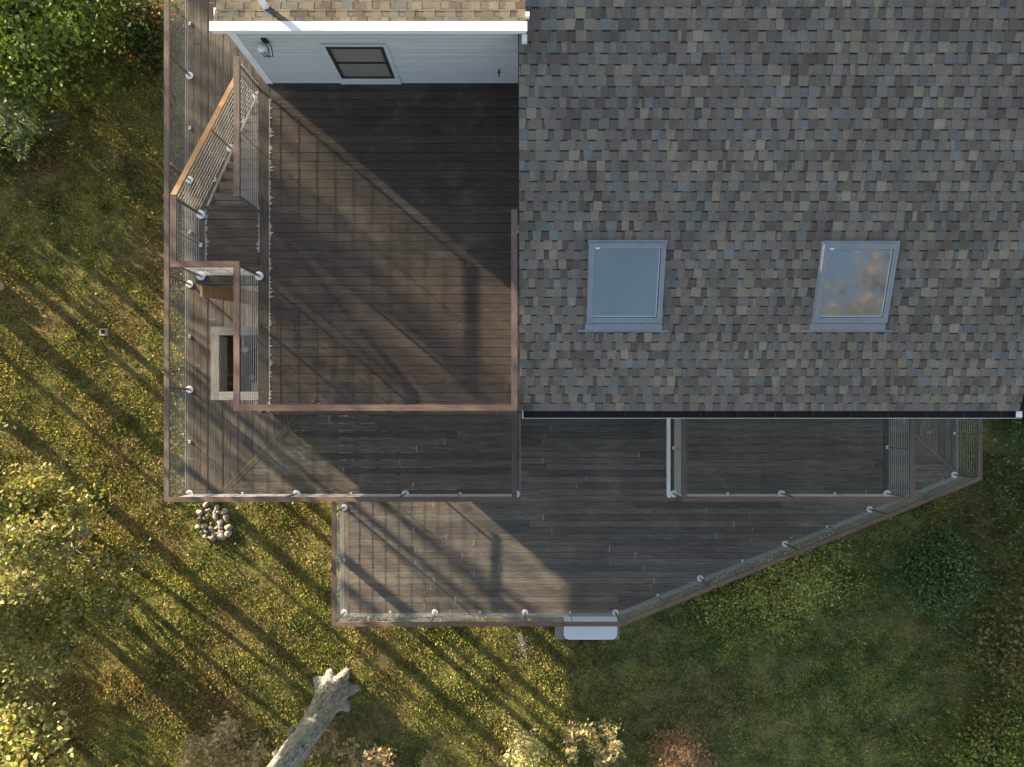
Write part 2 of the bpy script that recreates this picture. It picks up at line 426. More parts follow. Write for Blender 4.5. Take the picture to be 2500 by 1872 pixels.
def joist_part(parent, x0, x1, y0, y1, z, axis=1, step=.41, depth=.2):
    mb = MB(); k = x0 if axis == 1 else y0
    e = x1 if axis == 1 else y1
    while k < e:
        if axis == 1: mb.box(k, k+.04, y0, y1, z-.03-depth, z-.03)
        else: mb.box(x0, x1, k, k+.04, z-.03-depth, z-.03)
        k += step
    return mb.build('joists', M['joist'], parent)
def wear(mb, x0, y0, x1, y1, z, side, n=60, w=.03):
    """flaking pale paint along a seam"""
    for k in range(n):
        t0 = k/n; t1 = (k+1)/n
        ww = abs(random.gauss(0, w))*(1+1.2*max(0, math.sin(k*.31)))*.8+.004
        px, py = x0+(x1-x0)*t0, y0+(y1-y0)*t0; qx, qy = x0+(x1-x0)*t1, y0+(y1-y0)*t1
        d = Vector((qx-px, qy-py)).normalized(); nn = Vector((-d.y, d.x))*side
        mx, my = (px+qx)/2+nn.x*ww, (py+qy)/2+nn.y*ww
        s = random.uniform(.75, 1.1)
        pts = [(px-nn.x*.004, py-nn.y*.004), (qx-nn.x*.004, qy-nn.y*.004), (qx+nn.x*ww*.3, qy+nn.y*ww*.3), (mx, my), (px+nn.x*ww*.3, py+nn.y*ww*.3)]
        mb.add([(p[0], p[1], z) for p in pts], [(0, 1, 2, 3, 4)] if side > 0 else [(4, 3, 2, 1, 0)], (s, s*.97, s*.93))
M['flake'] = plain('flaking pale paint', (.36, .34, .32), .8, 0, var=.3, scale=25)

# upper deck
ud = thing('upper_deck', (-2.1, 2.7, ZU-.3), 'dark stained top level deck with a landing at the stair head, below the white wall', 'deck')
mb = MB(); boards(mb, [(-4.085, .205), (-.03, .205), (-.03, 5.335), (-4.085, 5.335)], 0, PT, ZU, lenr=(4.5, 9), tone=.18); mb.build('deck_boards', M['deckU'], ud)
mb = MB(); mb.prism([(-4.245, .04), (-4.09, .20), (-4.09, 5.5), (-4.245, 5.5)], ZU-.026, ZU+.001, (.85, .84, .84))
mb.build('border_board', M['deckUy'], ud)
mb = MB(); mb.prism([(-4.235, .035), (-.03, .035), (-.03, .20), (-4.075, .20)], ZU-.026, ZU+.001, (1.15, 1.1, 1.05)); mb.build('border_board', M['deckU'], ud)
mb = MB(); boards(mb, [(-5.115, 2.13), (-4.252, 2.13), (-4.252, 3.36), (-5.115, 3.36)], 0, PT, ZU, lenr=(4, 6), tone=.18, start=2.13); mb.build('landing_boards', M['deckU'], ud)
mb = MB(); mb.box(-5.26, -5.122, 2.13, 3.36, ZU-.026, ZU+.001, (1, 1, 1)); mb.build('border_board', M['deckUy'], ud)
for wa in ((-4.088, .2, -4.088, 5.1, ZU+.003, -1, 190, .026), (-4.24, .05, -4.09, .2, ZU+.003, -1, 8, .03), (-4.252, 2.6, -4.252, 3.36, ZU+.003, 1, 40, .016), (-5.118, 2.2, -5.118, 3.3, ZU+.003, -1, 50, .024)):
    mb = MB(); wear(mb, *wa); mb.build('flaking_paint', M['flake'], ud)
for q in ((-4.245, -.02, .01, .034), (-4.27, -4.247, .01, 2.128), (-5.285, -5.262, 2.105, 3.36), (-5.26, -4.272, 2.105, 2.128), (-4.27, -4.247, 3.37, 5.33)):
    mb = MB(); mb.box(*q, ZU-.27, ZU-.004); mb.build('fascia', M['deckUy'], ud)
joist_part(ud, -4.2, -.1, .05, 5.3, ZU); joist_part(ud, -5.25, -4.3, 2.14, 3.3, ZU)
mb = MB(); mb.bar((-5.25, 2.03, 6.08), (-4.2, 2.03, 4.2), .055, .24, up=(0, 1, 0)); mb.v = [(a_, 2.03+(b_-2.03), c_) for a_, b_, c_ in mb.v]; mb.build('brace', M['amber'], ud)
mb = MB(); mb.box(-5.24, -5.15, 2.14, 2.23, ZM, ZU-.28); mb.build('support_post', M['grey_woody'], ud)
mb = MB(); mb.box(-5.24, -5.15, 3.2, 3.29, ZM, ZU-.28); mb.build('support_post', M['grey_woody'], ud)

# middle deck
md = thing('middle_deck', (-5.4, 2, ZM-.3), 'weathered wraparound deck on the middle level with a diagonal mitre strip at its corner', 'deck')
NY = 14.0
mb = MB(); boards(mb, [(-6.56, -1.465), (-5.90, -1.465), (-4.15, .295), (-4.15, NY), (-6.56, NY)], 1, PT, ZM, lenr=(2.4, 5)); mb.build('deck_boards', M['deckMy'], md)
mb = MB(); boards(mb, [(-5.70, -1.465), (-.06, -1.465), (-.06, .55), (-3.7, .55)], 0, PT, ZM, lenr=(2.2, 5)); mb.build('deck_boards', M['deckMx'], md)
M['mitre'] = wood('mitre strip wood', (.06, .05, .038), (.16, .13, .095), 1, pale=deck_pale)
mb = MB(); mb.prism([(-5.895, -1.465), (-5.80, -1.465), (-4.1, .24), (-4.2, .24)], ZM-.026, ZM+.001, (1.15, 1.1, 1.05))
mb.prism([(-5.793, -1.465), (-5.71, -1.465), (-4.0, .24), (-4.093, .24)], ZM-.026, ZM+.001, (1.0, 1, .98)); mb.build('mitre_strip', M['mitre'], md)
mb = MB(); mb.box(-6.56, -.06, -1.60, -1.472, ZM-.026, ZM+.001, (.9, .88, .86)); mb.build('border_board', M['deckMx'], md)
mb = MB(); mb.box(-6.59, -.06, -1.63, -1.604, ZM-.25, ZM-.004); mb.box(-6.59, -6.564, -1.60, NY, ZM-.25, ZM-.004); mb.box(-.056, -.03, -1.60, .1, ZM-.25, ZM-.004)
mb.build('fascia', M['grey_woody'], md)
joist_part(md, -6.5, -4.2, -1.4, NY-.1, ZM, axis=0, depth=.18); joist_part(md, -4.1, -.2, -1.59, .1, ZM, depth=.18)
for (x_, y_) in ((-6.3, -1.4), (-6.3, 3.0), (-6.3, 7.2), (-3.2, -1.45), (-.2, -1.5)):
    if x_ < -4: mb = MB(); mb.box(x_-.06, x_+.06, y_-.06, y_+.06, -.2, ZM-.22); mb.build('support_post', M['grey_woody'], md)

# lower deck
ld = thing('lower_deck', (2.8, -2.1, ZL-.3), 'broad greyish brown lower deck with an angled front edge facing the lawn', 'deck')
E0, E1 = (2.12, -4.56), (9.86, -1.42)
mb = MB(); boards(mb, [(-3.925, -4.56), (2.12, -4.56), (9.86, -1.42), (7.99, .3), (-3.925, .3)], 0, PT, ZL, lenr=(2.5, 5.5), tone=.26); mb.build('deck_boards', M['deckLx'], ld)
mb = MB(); boards(mb, [(8.147, .3), (9.86, -1.278), (9.86, .3)], 1, PT, ZL, lenr=(3, 6)); mb.build('deck_boards', M['deckLy'], ld)
mb = MB(); mb.prism([(8.0, .3), (9.86, -1.413), (9.86, -1.285), (8.14, .3)], ZL-.026, ZL+.001, (1.1, 1.1, 1.1)); mb.build('mitre_strip', M['deckLy'], ld)
mb = MB(); mb.box(-4.10, -3.93, -4.56, .4, ZL-.026, ZL+.001, (1.15, 1.1, 1.05)); mb.build('border_board', M['deckLy'], ld)
mb = MB(); mb.box(-4.13, -4.104, -4.56, .4, ZL-.25, ZL-.004); mb.box(-4.13, 2.12, -4.59, -4.563, ZL-.25, ZL-.004)
mb.prism([(2.125, -4.592), (9.88, -1.45), (9.87, -1.422), (2.125, -4.563)], ZL-.25, ZL-.004); mb.box(9.862, 9.885, -1.42, .4, ZL-.25, ZL-.004)
mb.build('fascia', M['grey_woody'], ld)
joist_part(ld, -3.9, 2.0, -4.5, .3, ZL, step=.6, depth=.15)
for (x_, y_) in ((-3.9, -4.4), (-1, -4.4), (2, -4.4), (5.9, -2.7), (9.6, -1.2), (-3.9, -1.5)):
    mb = MB(); mb.box(x_-.06, x_+.06, y_-.06, y_+.06, -.2, ZL-.2); mb.build('support_post', M['grey_woody'], ld)

# balcony
bd = thing('balcony', (5, -.7, ZM-.3), 'small rectangular balcony with a white edge hanging over the lower deck below the gutter', 'balcony')
mb = MB(); boards(mb, [(2.985, -1.60), (7.06, -1.60), (7.06, .3), (2.985, .3)], 0, PT, ZM, lenr=(4, 8), tone=.22); mb.build('deck_boards', M['deckMx'], bd)
mb = MB(); mb.box(2.895, 2.98, -1.60, .3, ZM-.026, ZM+.001, (.7, .65, .62)); mb.build('border_board', M['deckMy'], bd)
mb = MB(); mb.box(7.065, 7.16, -1.60, .3, ZM-.026, ZM+.001, (.7, .65, .62)); mb.build('border_board', M['deckMy'], bd)
mb = MB(); mb.box(2.869, 2.892, -1.63, .3, ZM-.25, ZM+.004); mb.build('white_fascia', M['white'], bd)
mb = MB(); mb.box(2.894, 7.16, -1.63, -1.604, ZM-.25, ZM-.004); mb.box(7.163, 7.19, -1.60, .3, ZM-.25, ZM-.004); mb.build('fascia', M['deckMx'], bd)
joist_part(bd, 3.1, 7.0, -1.58, .2, ZM)

# ------------------------------------------------------------------ railings
NC = 10
def railing(name, label, z, pts, posts, bals, mats=None, w=.09, group=None, slope=None, endpost=False):
    """pts polyline (x,y[,z]); posts/bals lists of (x,y) or (x,y,z)"""
    P = [Vector((p[0], p[1], p[2] if len(p) > 2 else z)) for p in pts]
    t = thing(name, P[0], label, 'railing', group)
    for i in range(len(P)-1):
        a, b2 = P[i], P[i+1]; d = Vector((b2.x-a.x, b2.y-a.y, 0)).normalized(); nn = Vector((-d.y, d.x, 0))
        def mit(j, p):
            if j <= 0 or j >= len(P)-1: return nn*(w/2), nn*(-w/2), Vector((0, 0, 0))
            d0 = (P[j]-P[j-1]); d0.z = 0; d0.normalize(); d1 = (P[j+1]-P[j]); d1.z = 0; d1.normalize()
            n0 = Vector((-d0.y, d0.x, 0)); n1 = Vector((-d1.y, d1.x, 0)); mm = (n0+n1).normalized(); L = (w/2)/mm.dot(n0)
            return mm*L, mm*(-L), Vector((0, 0, 0))
        la, ra, _ = mit(i, a); lb, rb, _ = mit(i+1, b2)
        zt, zb = .92, .88
        sh = d*.0006
        q = [a+la+sh, a+ra+sh, b2+rb-sh, b2+lb-sh]
        if (q[1]-q[0]).cross(q[2]-q[1]).z < 0: q = q[::-1]
        vs = [p+Vector((0, 0, zb)) for p in q]+[p+Vector((0, 0, zt)) for p in q]
        mb = MB(); mb.add(vs, [(3,2,1,0),(4,5,6,7),(0,1,5,4),(1,2,6,5),(2,3,7,6),(3,0,4,7)], board_tone(v=.12))
        ml = mats[i] if mats else (M['railx'] if abs(d.x) > .5 else M['raily'])
        mb.build('top_rail', ml, t)
        mb = MB(); mb.bar(a+Vector((0, 0, .872))+sh*40, b2+Vector((0, 0, .872))-sh*40, .03, .012); mb.build('rail_channel', M['post'], t)
    for (p, rad) in [(p, .021) for p in posts]+[(p, .0075) for p in bals]:
        zz = p[2] if len(p) > 2 else z
        mb = MB(); mb.tube([(p[0], p[1], zz+.002), (p[0], p[1], zz+.875)], rad, 14 if rad > .01 else 8)
        po = mb.build('post' if rad > .01 else 'baluster', M['post'], t, smooth=False)
        if len(p) > 3: continue
        mb = MB()
        if rad > .01: mb.tube([(p[0], p[1], zz+.003), (p[0], p[1], zz+.012), (p[0], p[1], zz+.016)], [.07, .07, .064], 24); mb.build('base_flange', M['flange'], po)
        else: mb.box(p[0]-.022, p[0]+.022, p[1]-.03, p[1]+.03, zz+.003, zz+.02); mb.build('bracket', M['flange'], po)
    for k in range(NC):
        h = .09+k*.077
        mb = MB()
        for i in range(len(P)-1):
            a, b2 = P[i], P[i+1]; o = Vector((0, 0, h))
            d = (b2-a).normalized()*.004
            mb.tube([a+o+d, b2+o-d], .0036, 5)
        mb.build('cable', M['cable'], t)
    return t

def lin(a, b, n): return [a+(b-a)*i/(n-1) for i in range(n)]
ysM = [-1.55+2.035*k for k in range(8)]
railing('railing', 'long cable railing with reddish top rail round the edge of the middle deck', ZM,
        [(-6.49, NY-.2), (-6.49, -1.55), (-.145, -1.55), (-.145, .0)],
        [(-6.49, y_) for y_ in ysM]+[(-4.4, -1.55), (-2.28, -1.55), (-.12, -1.55)],
        [(-6.49, y_+1.0175) for y_ in ysM]+[(-5.46, -1.55), (-3.34, -1.55), (-1.21, -1.55)], mats=[M['raily'], M['railx'], M['railr']])
railing('railing', 'cable railing on the upper deck edge beside the stair opening, ending at the white wall', ZU,
        [(-4.25, 5.31), (-4.25, 3.23)], [(-4.25, 5.24, ZU, 0), (-4.25, 3.26, ZU, 0)], [(-4.25, 4.25, ZU, 0)])
railing('railing', 'cable railing with dark red top rail round the landing and upper deck front', ZU,
        [(-5.19, 3.24), (-5.19, 2.22), (-4.25, 2.22), (-4.25, .10), (-.12, .10), (-.12, 3.03)],
        [(-5.19, 3.21), (-5.19, 2.22), (-4.25, 2.22), (-4.25, .10, ZU, 0), (-2.2, .10, ZU, 0), (-.12, .10, ZU, 0), (-.09, 2.98)],
        [(-5.19, 2.72), (-4.25, 1.16, ZU, 0), (-.12, 1.5)], mats=[M['railr'], M['railx'], M['railr'], M['railx'], M['railr']])
sp = lambda y_: ZU-(y_-3.3)*(ZU-ZM)/(6.2-3.3)
railing('railing', 'sloping stair railing with a pale amber handrail beside the steps', ZM,
        [(-5.19, 3.25, ZU), (-5.19, 6.2, ZM)], [(-5.19, 4.72, sp(4.72)), (-5.19, 6.2, ZM)], [(-5.19, 3.95, sp(3.95)), (-5.19, 5.45, sp(5.45))], mats=[M['amber']])
dg = [(2.11+(9.79-2.11)*k/4, -4.49+(-1.37+4.49)*k/4) for k in range(5)]
db = [((dg[k][0]+dg[k+1][0])/2, (dg[k][1]+dg[k+1][1])/2) for k in range(4)]
railing('railing', 'cable railing with brown top rail along the angled front of the lower deck', ZL,
        [(-4.03, .15), (-4.03, -4.49), (2.11, -4.49), (9.79, -1.37), (9.79, .25)],
        [(-4.03, -.05), (-4.03, -2.11), (-4.03, -4.49), (-1.975, -4.49), (.065, -4.49)]+dg,
        [(-4.03, -1.05), (-4.03, -3.3), (-2.99, -4.49), (-.955, -4.49), (1.085, -4.49)]+db+[(9.79, -.43)])
railing('railing', 'cable railing round three sides of the small balcony under the gutter', ZM,
        [(2.955, .2), (2.955, -1.55), (7.12, -1.55), (7.12, .2)],
        [(2.955, -1.55), (5.06, -1.55), (7.12, -1.55)], [(2.955, -.66), (4.01, -1.55), (6.1, -1.55), (7.12, -.64)])

# ------------------------------------------------------------------ stairs
st = thing('stairs', (-4.7, 4.7, ZM), 'wooden stairs going down from the upper landing to the middle deck', 'stairs')
NT = 12
for k in range(NT):
    z_ = ZU-(k+1)*(ZU-ZM)/(NT+1); y0 = 3.37+k*(6.2-3.37)/NT
    mb = MB(); mb.box(-5.07, -4.33, y0, y0+.12, z_-.03, z_, tuple(1.5*q for q in board_tone(v=.15))); mb.box(-5.07, -4.33, y0+.127, y0+.25, z_-.03, z_-.001, tuple(1.5*q for q in board_tone(v=.15)))
    mb.build('tread', M['deckMx'], st)
for x_ in (-5.10, -4.30):
    mb = MB()
    a = Vector((x_, 3.365, ZU-.30)); b_ = Vector((x_, 6.35, ZM-.02+.02))
    vs = [(x_-.022, 3.365, ZU-.02), (x_-.022, 3.365, ZU-.32), (x_-.022, 6.1, ZM+.003), (x_-.022, 6.40, ZM+.003)]
    vs += [(v[0]+.044, v[1], v[2]) for v in vs]
    mb.add(vs, [(0,1,2,3),(7,6,5,4),(0,4,5,1),(1,5,6,2),(2,6,7,3),(3,7,4,0)])
    mb.build('stringer', M['grey_woody'] if x_ < -5 else M['joist'], st)

# ------------------------------------------------------------------ shower enclosure
FZ = 5.80
se = thing('shower_enclosure', (-4.75, .85, ZM), 'grey wooden outdoor shower enclosure with an open top, beside the upper deck rail', 'shower enclosure')
mb = MB(); mb.box(-5.22, -5.08, .24, 1.31-.002, FZ-.03, FZ+.0); mb.build('frame_board', M['grey_woody'], se)
mb = MB(); mb.box(-5.078, -4.275, .24, .38, FZ-.03, FZ+.001, (1.35, 1.33, 1.3)); mb.build('frame_board', M['grey_woodx'], se)
mb = MB(); mb.box(-5.22, -4.275, 1.31, 1.45, FZ-.03, FZ+.001); mb.build('frame_board', M['grey_woodx'], se)
mb = MB(); mb.box(-5.12, -5.09, .385, 1.305, FZ-.36, FZ-.032, (1.6, 1.6, 1.6)); mb.build('header', M['grey_woody'], se)
def vwall(x0, x1, y0, y1, z0, z1, axis):
    mb = MB(); k = (x0 if axis == 0 else y0); e = (x1 if axis == 0 else y1)
    while k < e-.01:
        k2 = min(k+.138, e)
        t = board_tone(v=.2)
        if axis == 0: mb.box(k+.002, k2-.002, y0, y1, z0, z1, t)
        else: mb.box(x0, x1, k+.002, k2-.002, z0, z1, t)
        k += .14
    return mb
M['shw'] = wood('shower wall wood', (.06, .045, .03), (.13, .10, .07), 2)
vwall(-5.20, -5.175, .26, 1.43, ZM+.01, FZ-.035, 1).build('wall_panel', M['shw'], se)
vwall(-5.17, -4.0, .26, .285, ZM+.01, FZ-.035, 0).build('wall_panel', M['shw'], se)
vwall(-5.17, -4.2, 1.405, 1.43, ZM+.01, FZ-.035, 0).build('wall_panel', M['shw'], se)
mb = MB(); mb.tube([(-4.9, 1.40, 5.2), (-4.9, 1.25, 5.25), (-4.9, 1.15, 5.2)], .012, 8); mb.build('shower_arm', M['flange'], se)
mb = MB(); mb.tube([(-4.9, 1.15, 5.21), (-4.9, 1.14, 5.18), (-4.9, 1.13, 5.16)], [.02, .06, .07], 16); mb.build('shower_head', M['flange'], se)
mb = MB(); mb.tube([(-4.93, .66, 4.75), (-4.93, .66, 4.78)], [.045, .05], 16); mb.build('soap_dish', M['flange'], se)
mb = MB(); mb.box(-4.87, -4.78, .42, .56, 4.9, 4.93); mb.build('shelf', M['white'], se)

# ------------------------------------------------------------------ house
house = thing('house', (2, 6, 0), 'two storey house with a dark shingled roof, two skylights and a white walled wing', 'house')
EZ = H-11.7; SL = .333; YR = 8.6
mb = MB()
mb.box(-3.9, 0, .32, 5.36, 0, ZU-.28); mb.box(0, 8.0, .32, 16, 0, EZ-.12); mb.box(-3.9, 0, 5.362, 10.5, 0, ZU-.28)
mb.build('wall', M['clap'], house)
# gable wall on the west of the main roof, above the upper deck
mb = MB(); vs = [(.03, .34, EZ-.12), (.03, 8.6, EZ-.12), (.03, 8.6, EZ+SL*8.6-.16), (.03, .34, EZ+SL*.34-.16)]
mb.add(vs+[(.09, p[1], p[2]) for p in vs], [(0,1,2,3),(7,6,5,4),(0,4,5,1),(1,5,6,2),(2,6,7,3),(3,7,4,0)]); mb.build('gable_wall', M['clap'], house)

PALM = [((.195, .165, .127), 2.4), ((.150, .137, .119), 5), ((.128, .138, .134), 2.0), ((.108, .091, .080), 3), ((.132, .119, .102), 5), ((.170, .150, .123), 2.4)]
PALW = [((.135, .118, .090), 5), ((.112, .100, .082), 4), ((.095, .102, .10), 2.4), ((.095, .078, .064), 2)]
def shingles(mb, x0, x1, y0, y1, zf, sgn, P, cos, gain=1.0):
    """rows up the slope; sgn=+1 roof rises with y (butts face -y)"""
    ex = .143*cos; cols = [c for c, w in P]; ws = [w for c, w in P]
    y = y0; row = 0
    ang = math.atan(abs(SL))
    def pc(dm=1): c = random.choices(cols, ws)[0]; k = random.uniform(.85, 1.17)*dm; return tuple(v*k*gain for v in c)
    def quad(pts, lift, col):
        v = [(px, py, zf(py)+l) for (px, py), l in zip(pts, lift)]
        mb.add(v, [(0, 1, 2, 3)], col)
    while (y < y1 if sgn > 0 else y > y1):
        ya, yb = y, y+ex*sgn        # ya = butt edge, yb = top of exposure
        x = x0-random.uniform(0, .2); k = random.randint(0, 1); prev = random.uniform(-.012, .012)
        while x < x1:
            tooth = k % 2 == 0; k += 1; w = random.choice([.11, .12, .13, .15] if tooth else [.08, .10, .12, .14]); sub_ = random.random() < .18
            sk = random.uniform(-.004, .022)*(1 if tooth else -1)
            a0, a1 = max(x, x0), min(x+w, x1)
            if a1 > a0+.004:
                at0 = min(max(x+prev, x0), x1); at1 = min(max(x+w+sk, x0), x1)
                lb, lt = (.016, .009) if tooth else (.011, .004)
                q = [(a0, ya), (a1, ya), (at1, yb), (at0, yb)]; lf = [lb, lb, lt, lt]
                if sgn < 0: q = [q[1], q[0], q[3], q[2]]
                col = pc(1 if tooth else .9)
                if sub_:      # two granule blends meet inside one tab
                    f_ = random.uniform(.35, .65); am = a0+(a1-a0)*f_; tm = at0+(at1-at0)*f_; col2 = pc(.95)
                    qa = [(a0, ya), (am, ya), (tm, yb), (at0, yb)]; qb = [(am, ya), (a1, ya), (at1, yb), (tm, yb)]
                    if sgn < 0: qa = [qa[1], qa[0], qa[3], qa[2]]; qb = [qb[1], qb[0], qb[3], qb[2]]
                    quad(qa, lf, col); quad(qb, lf, col2)
                else: quad(q, lf, col)
                # butt face
                f = [(a0, ya, zf(ya)+lb), (a0, ya, zf(ya)-.002), (a1, ya, zf(ya)-.002), (a1, ya, zf(ya)+lb)]
                mb.add(f, [(0, 1, 2, 3) if sgn > 0 else (3, 2, 1, 0)], tuple(v*.35 for v in col))
                if not tooth:        # dark printed band at the top of the cut-out
                    yk = yb-.017*sgn
                    q = [(a0+(at0-a0)*.86, yk), (a1+(at1-a1)*.86, yk), (at1, yb-.001*sgn), (at0, yb-.001*sgn)]
                    if sgn < 0: q = [q[1], q[0], q[3], q[2]]
                    quad(q, [lb-.0045]*4, (.030, .030, .031))
            prev = sk; x += w
        y += ex*sgn; row += 1
zmain = lambda y_: EZ+SL*y_
mb = MB(); shingles(mb, -.045, 8.17, .055, YR, zmain, 1, PALM, .949, 1.18); mb.build('main_roof_shingles', M['shingle'], house)
mb = MB(); mb.prism([(-.03, .06), (8.15, .06), (8.15, YR), (-.03, YR)], -.14, -.004, zf=lambda x_, y_: zmain(y_)); mb.build('roof_deck', M['white'], house)
mb = MB(); mb.prism([(-.03, YR+.002), (8.15, YR+.002), (8.15, 17), (-.03, 17)], -.14, -.004, (.12, .12, .12), zf=lambda x_, y_: zmain(YR)-SL*(y_-YR)); mb.build('rear_roof', M['shingle'], house)
# gutter along the eave
mb = MB(); gz0 = EZ-.09
mb.box(.02, 8.22, -.058, -.052, gz0, gz0+.085); mb.box(.02, 8.22, .048, .054, gz0, gz0+.085); mb.box(.02, 8.22, -.052, .048, gz0, gz0+.006)
x_ = .45
while x_ < 8.1: mb.box(x_, x_+.015, -.051, .047, gz0+.066, gz0+.078, (2.5, 2.5, 2.5)); x_ += .62
gut = mb.build('gutter', M['dark_metal'], house)
mb = MB(); mb.box(.0, 8.23, -.068, -.0605, gz0+.058, gz0+.087); mb.build('gutter_lip', M['gen'], gut)
mb = MB(); mb.box(8.135, 8.235, -.05, .05, gz0+.087, gz0+.094); mb.box(.0, .0185, -.06, .06, gz0, gz0+.09); mb.build('gutter_cap', M['white'], gut)
mb = MB(); mb.box(8.155, 8.185, .05, YR, 0, 0.001)
mb = MB(); mb.prism([(8.152, .06), (8.18, .06), (8.18, YR), (8.152, YR)], -.15, .0, zf=lambda x_, y_: zmain(y_)); mb.build('rake_trim', M['dark_metal'], house)
mb = MB(); mb.prism([(-.058, .05), (-.047, .05), (-.047, YR), (-.058, YR)], -.10, .012, zf=lambda x_, y_: zmain(y_)); mb.build('rake_trim', M['dark_metal'], house)

def skylight(x0, x1, y0, y1, lab):
    zz = lambda y_: zmain(y_)
    mb = MB()
    def pz(poly, a, b, c=(1, 1, 1)): mb.prism(poly, a, b, c, zf=lambda x_, y_: zz(y_))
    fw = .075
    mb2 = MB()
    pz([(x0, y0), (x1, y0), (x1, y0+fw), (x0, y0+fw)], 0, .105)
    pz([(x0, y1-fw), (x1, y1-fw), (x1, y1), (x0, y1)], 0, .105)
    pz([(x0, y0+fw+.0005), (x0+fw, y0+fw+.0005), (x0+fw, y1-fw-.0005), (x0, y1-fw-.0005)], 0, .105)
    pz([(x1-fw, y0+fw+.0005), (x1, y0+fw+.0005), (x1, y1-fw-.0005), (x1-fw, y1-fw-.0005)], 0, .105)
    # raised inner bead
    e = .012
    pz([(x0+e, y0+e), (x1-e, y0+e), (x1-e, y0+e+.02), (x0+e, y0+e+.02)], .1055, .115)
    pz([(x0+e, y1-e-.02), (x1-e, y1-e-.02), (x1-e, y1-e), (x0+e, y1-e)], .1055, .115)
    pz([(x0+e, y0+e+.021), (x0+e+.02, y0+e+.021), (x0+e+.02, y1-e-.021), (x0+e, y1-e-.021)], .1055, .115)
    pz([(x1-e-.02, y0+e+.021), (x1-e, y0+e+.021), (x1-e, y1-e-.021), (x1-e-.02, y1-e-.021)], .1055, .115)
    s = mb.build('skylight', M['skyframe'], house); s['label'] = lab
    for pl_, a_, b_ in (([(x0-.02, y0-.10), (x1+.02, y0-.10), (x1+.02, y0-.003), (x0-.02, y0-.003)], .017, .03), ([(x0-.13, y0-.125), (x1+.13, y0-.125), (x1+.13, y0-.103), (x0-.13, y0-.103)], .017, .024), ([(x0-.01, y1+.003), (x1+.01, y1+.003), (x1+.01, y1+.05), (x0-.01, y1+.05)], .0, .07)):
        mb = MB(); mb.prism(pl_, a_, b_, zf=lambda x_, y_: zz(y_)); mb.build('flashing', M['skyframe'], s)
    if 0: mb.prism([(x0-.02, y0-.10), (x1+.02, y0-.10), (x1+.02, y0-.003), (x0-.02, y0-.003)], .017, .03, zf=lambda x_, y_: zz(y_))
    mb = MB(); mb.prism([(x0+fw+.001, y0+fw+.03), (x1-fw-.03, y0+fw+.03), (x1-fw-.03, y1-fw-.001), (x0+fw+.001, y1-fw-.001)], .06, .088, zf=lambda x_, y_: zz(y_)); mb.build('glass', M['skyglass'], s)
    mb = MB()
    mb.prism([(x0+fw+.001, y0+fw+.012), (x1-fw-.014, y0+fw+.012), (x1-fw-.03, y0+fw+.029), (x0+fw+.001, y0+fw+.029)], .06, .09, zf=lambda x_, y_: zz(y_))
    mb.prism([(x1-fw-.029, y0+fw+.03), (x1-fw-.014, y0+fw+.013), (x1-fw-.014, y1-fw-.001), (x1-fw-.029, y1-fw-.001)], .06, .09, zf=lambda x_, y_: zz(y_)); mb.build('glass_edge', M['edgeglass'], s)
    mb = MB(); mb.prism([(x0+fw+.03, y1-fw-.03+.02), (x0+fw+.09, y1-fw-.03+.02), (x0+fw+.09, y1-fw+.01), (x0+fw+.03, y1-fw+.01)], .1065, .108, zf=lambda x_, y_: zz(y_)); mb.build('sticker', M['white'], s)
M['edgeglass'] = plain('pale glass edge', (.42, .56, .58), .3, 0, var=.05)
skylight(1.01, 2.185, 1.42, 2.575, 'plain blue skylight nearer the upper deck')
skylight(4.56, 5.715, 1.42, 2.565, 'skylight reflecting an amber tree')

# wing
WY = 5.34; WX0, WX1 = -4.11, -.048; WZ = 8.30
mb = MB(); z_ = ZU-.02; k = 0
while z_ < WZ-.12:                # clapboards, each tilted
    z1 = z_+.098
    mb.add([(WX0+.085, WY, z_), (WX1, WY, z_), (WX1, WY+.010, z1), (WX0+.085, WY+.010, z1), (WX0+.085, WY+.010, z_), (WX1, WY+.010, z_)], [(0, 1, 2, 3), (0, 4, 5, 1)], (lambda q: (q, q, q))(random.uniform(.93, 1.04)))
    mb.add([(WX0+.085, WY-.0015, z_), (WX1, WY-.0015, z_), (WX1, WY-.0015, z_+.006), (WX0+.085, WY-.0015, z_+.006)], [(0, 1, 2, 3)], (.72, .73, .76)); z_ = z1  # darker strip at each board's lower edge, lap shadow painted into the tint
mb.build('clapboard_wall', M['clap'], house)
mb = MB(); mb.prism([(WX0, WY+.012), (WX1+.05, WY+.012), (WX1+.05, 10.5), (WX0, 10.5)], 0, 1, zf=lambda x_, y_: 0)
mb.v = [(v[0], v[1], (ZU-.25 if v[2] == 0 else WZ-.1-.364*(v[1]-5.15))) for v in mb.v]
mb.build('wing_wall', M['clap'], house)
mb = MB(); mb.box(WX0-.01, WX0+.083, WY-.014, WY+.011, ZU+.002, WZ-.12); mb.box(WX0-.025, WX0-.011, WY-.014, WY+.10, ZU+.002, WZ-.12); mb.build('corner_board', M['white'], house)
mb = MB()
GX0, GX1 = -4.12, .065
mb.box(GX0, GX1, 5.04, 5.165, WZ+.02, WZ+.045); mb.box(GX0+.012, GX1-.012, 5.05, 5.085, WZ-.05, WZ+.019)
mb.build('roof_edge_trim', M['white'], house)
mb = MB(); mb.box(GX0+.03, WX1+.02, 5.087, WY-.016, WZ-.10, WZ-.055); mb.box(GX0+.1, WX1, WY-.05, WY-.002, WZ-.30, WZ-.102); mb.box(GX0+.02, WX1, 5.12, WY-.02, WZ-.052, WZ-.045)
mb.build('frieze_board', M['white'], house)
ws = math.tan(math.radians(20)); zw = lambda y_: WZ+.012-ws*(y_-5.15)
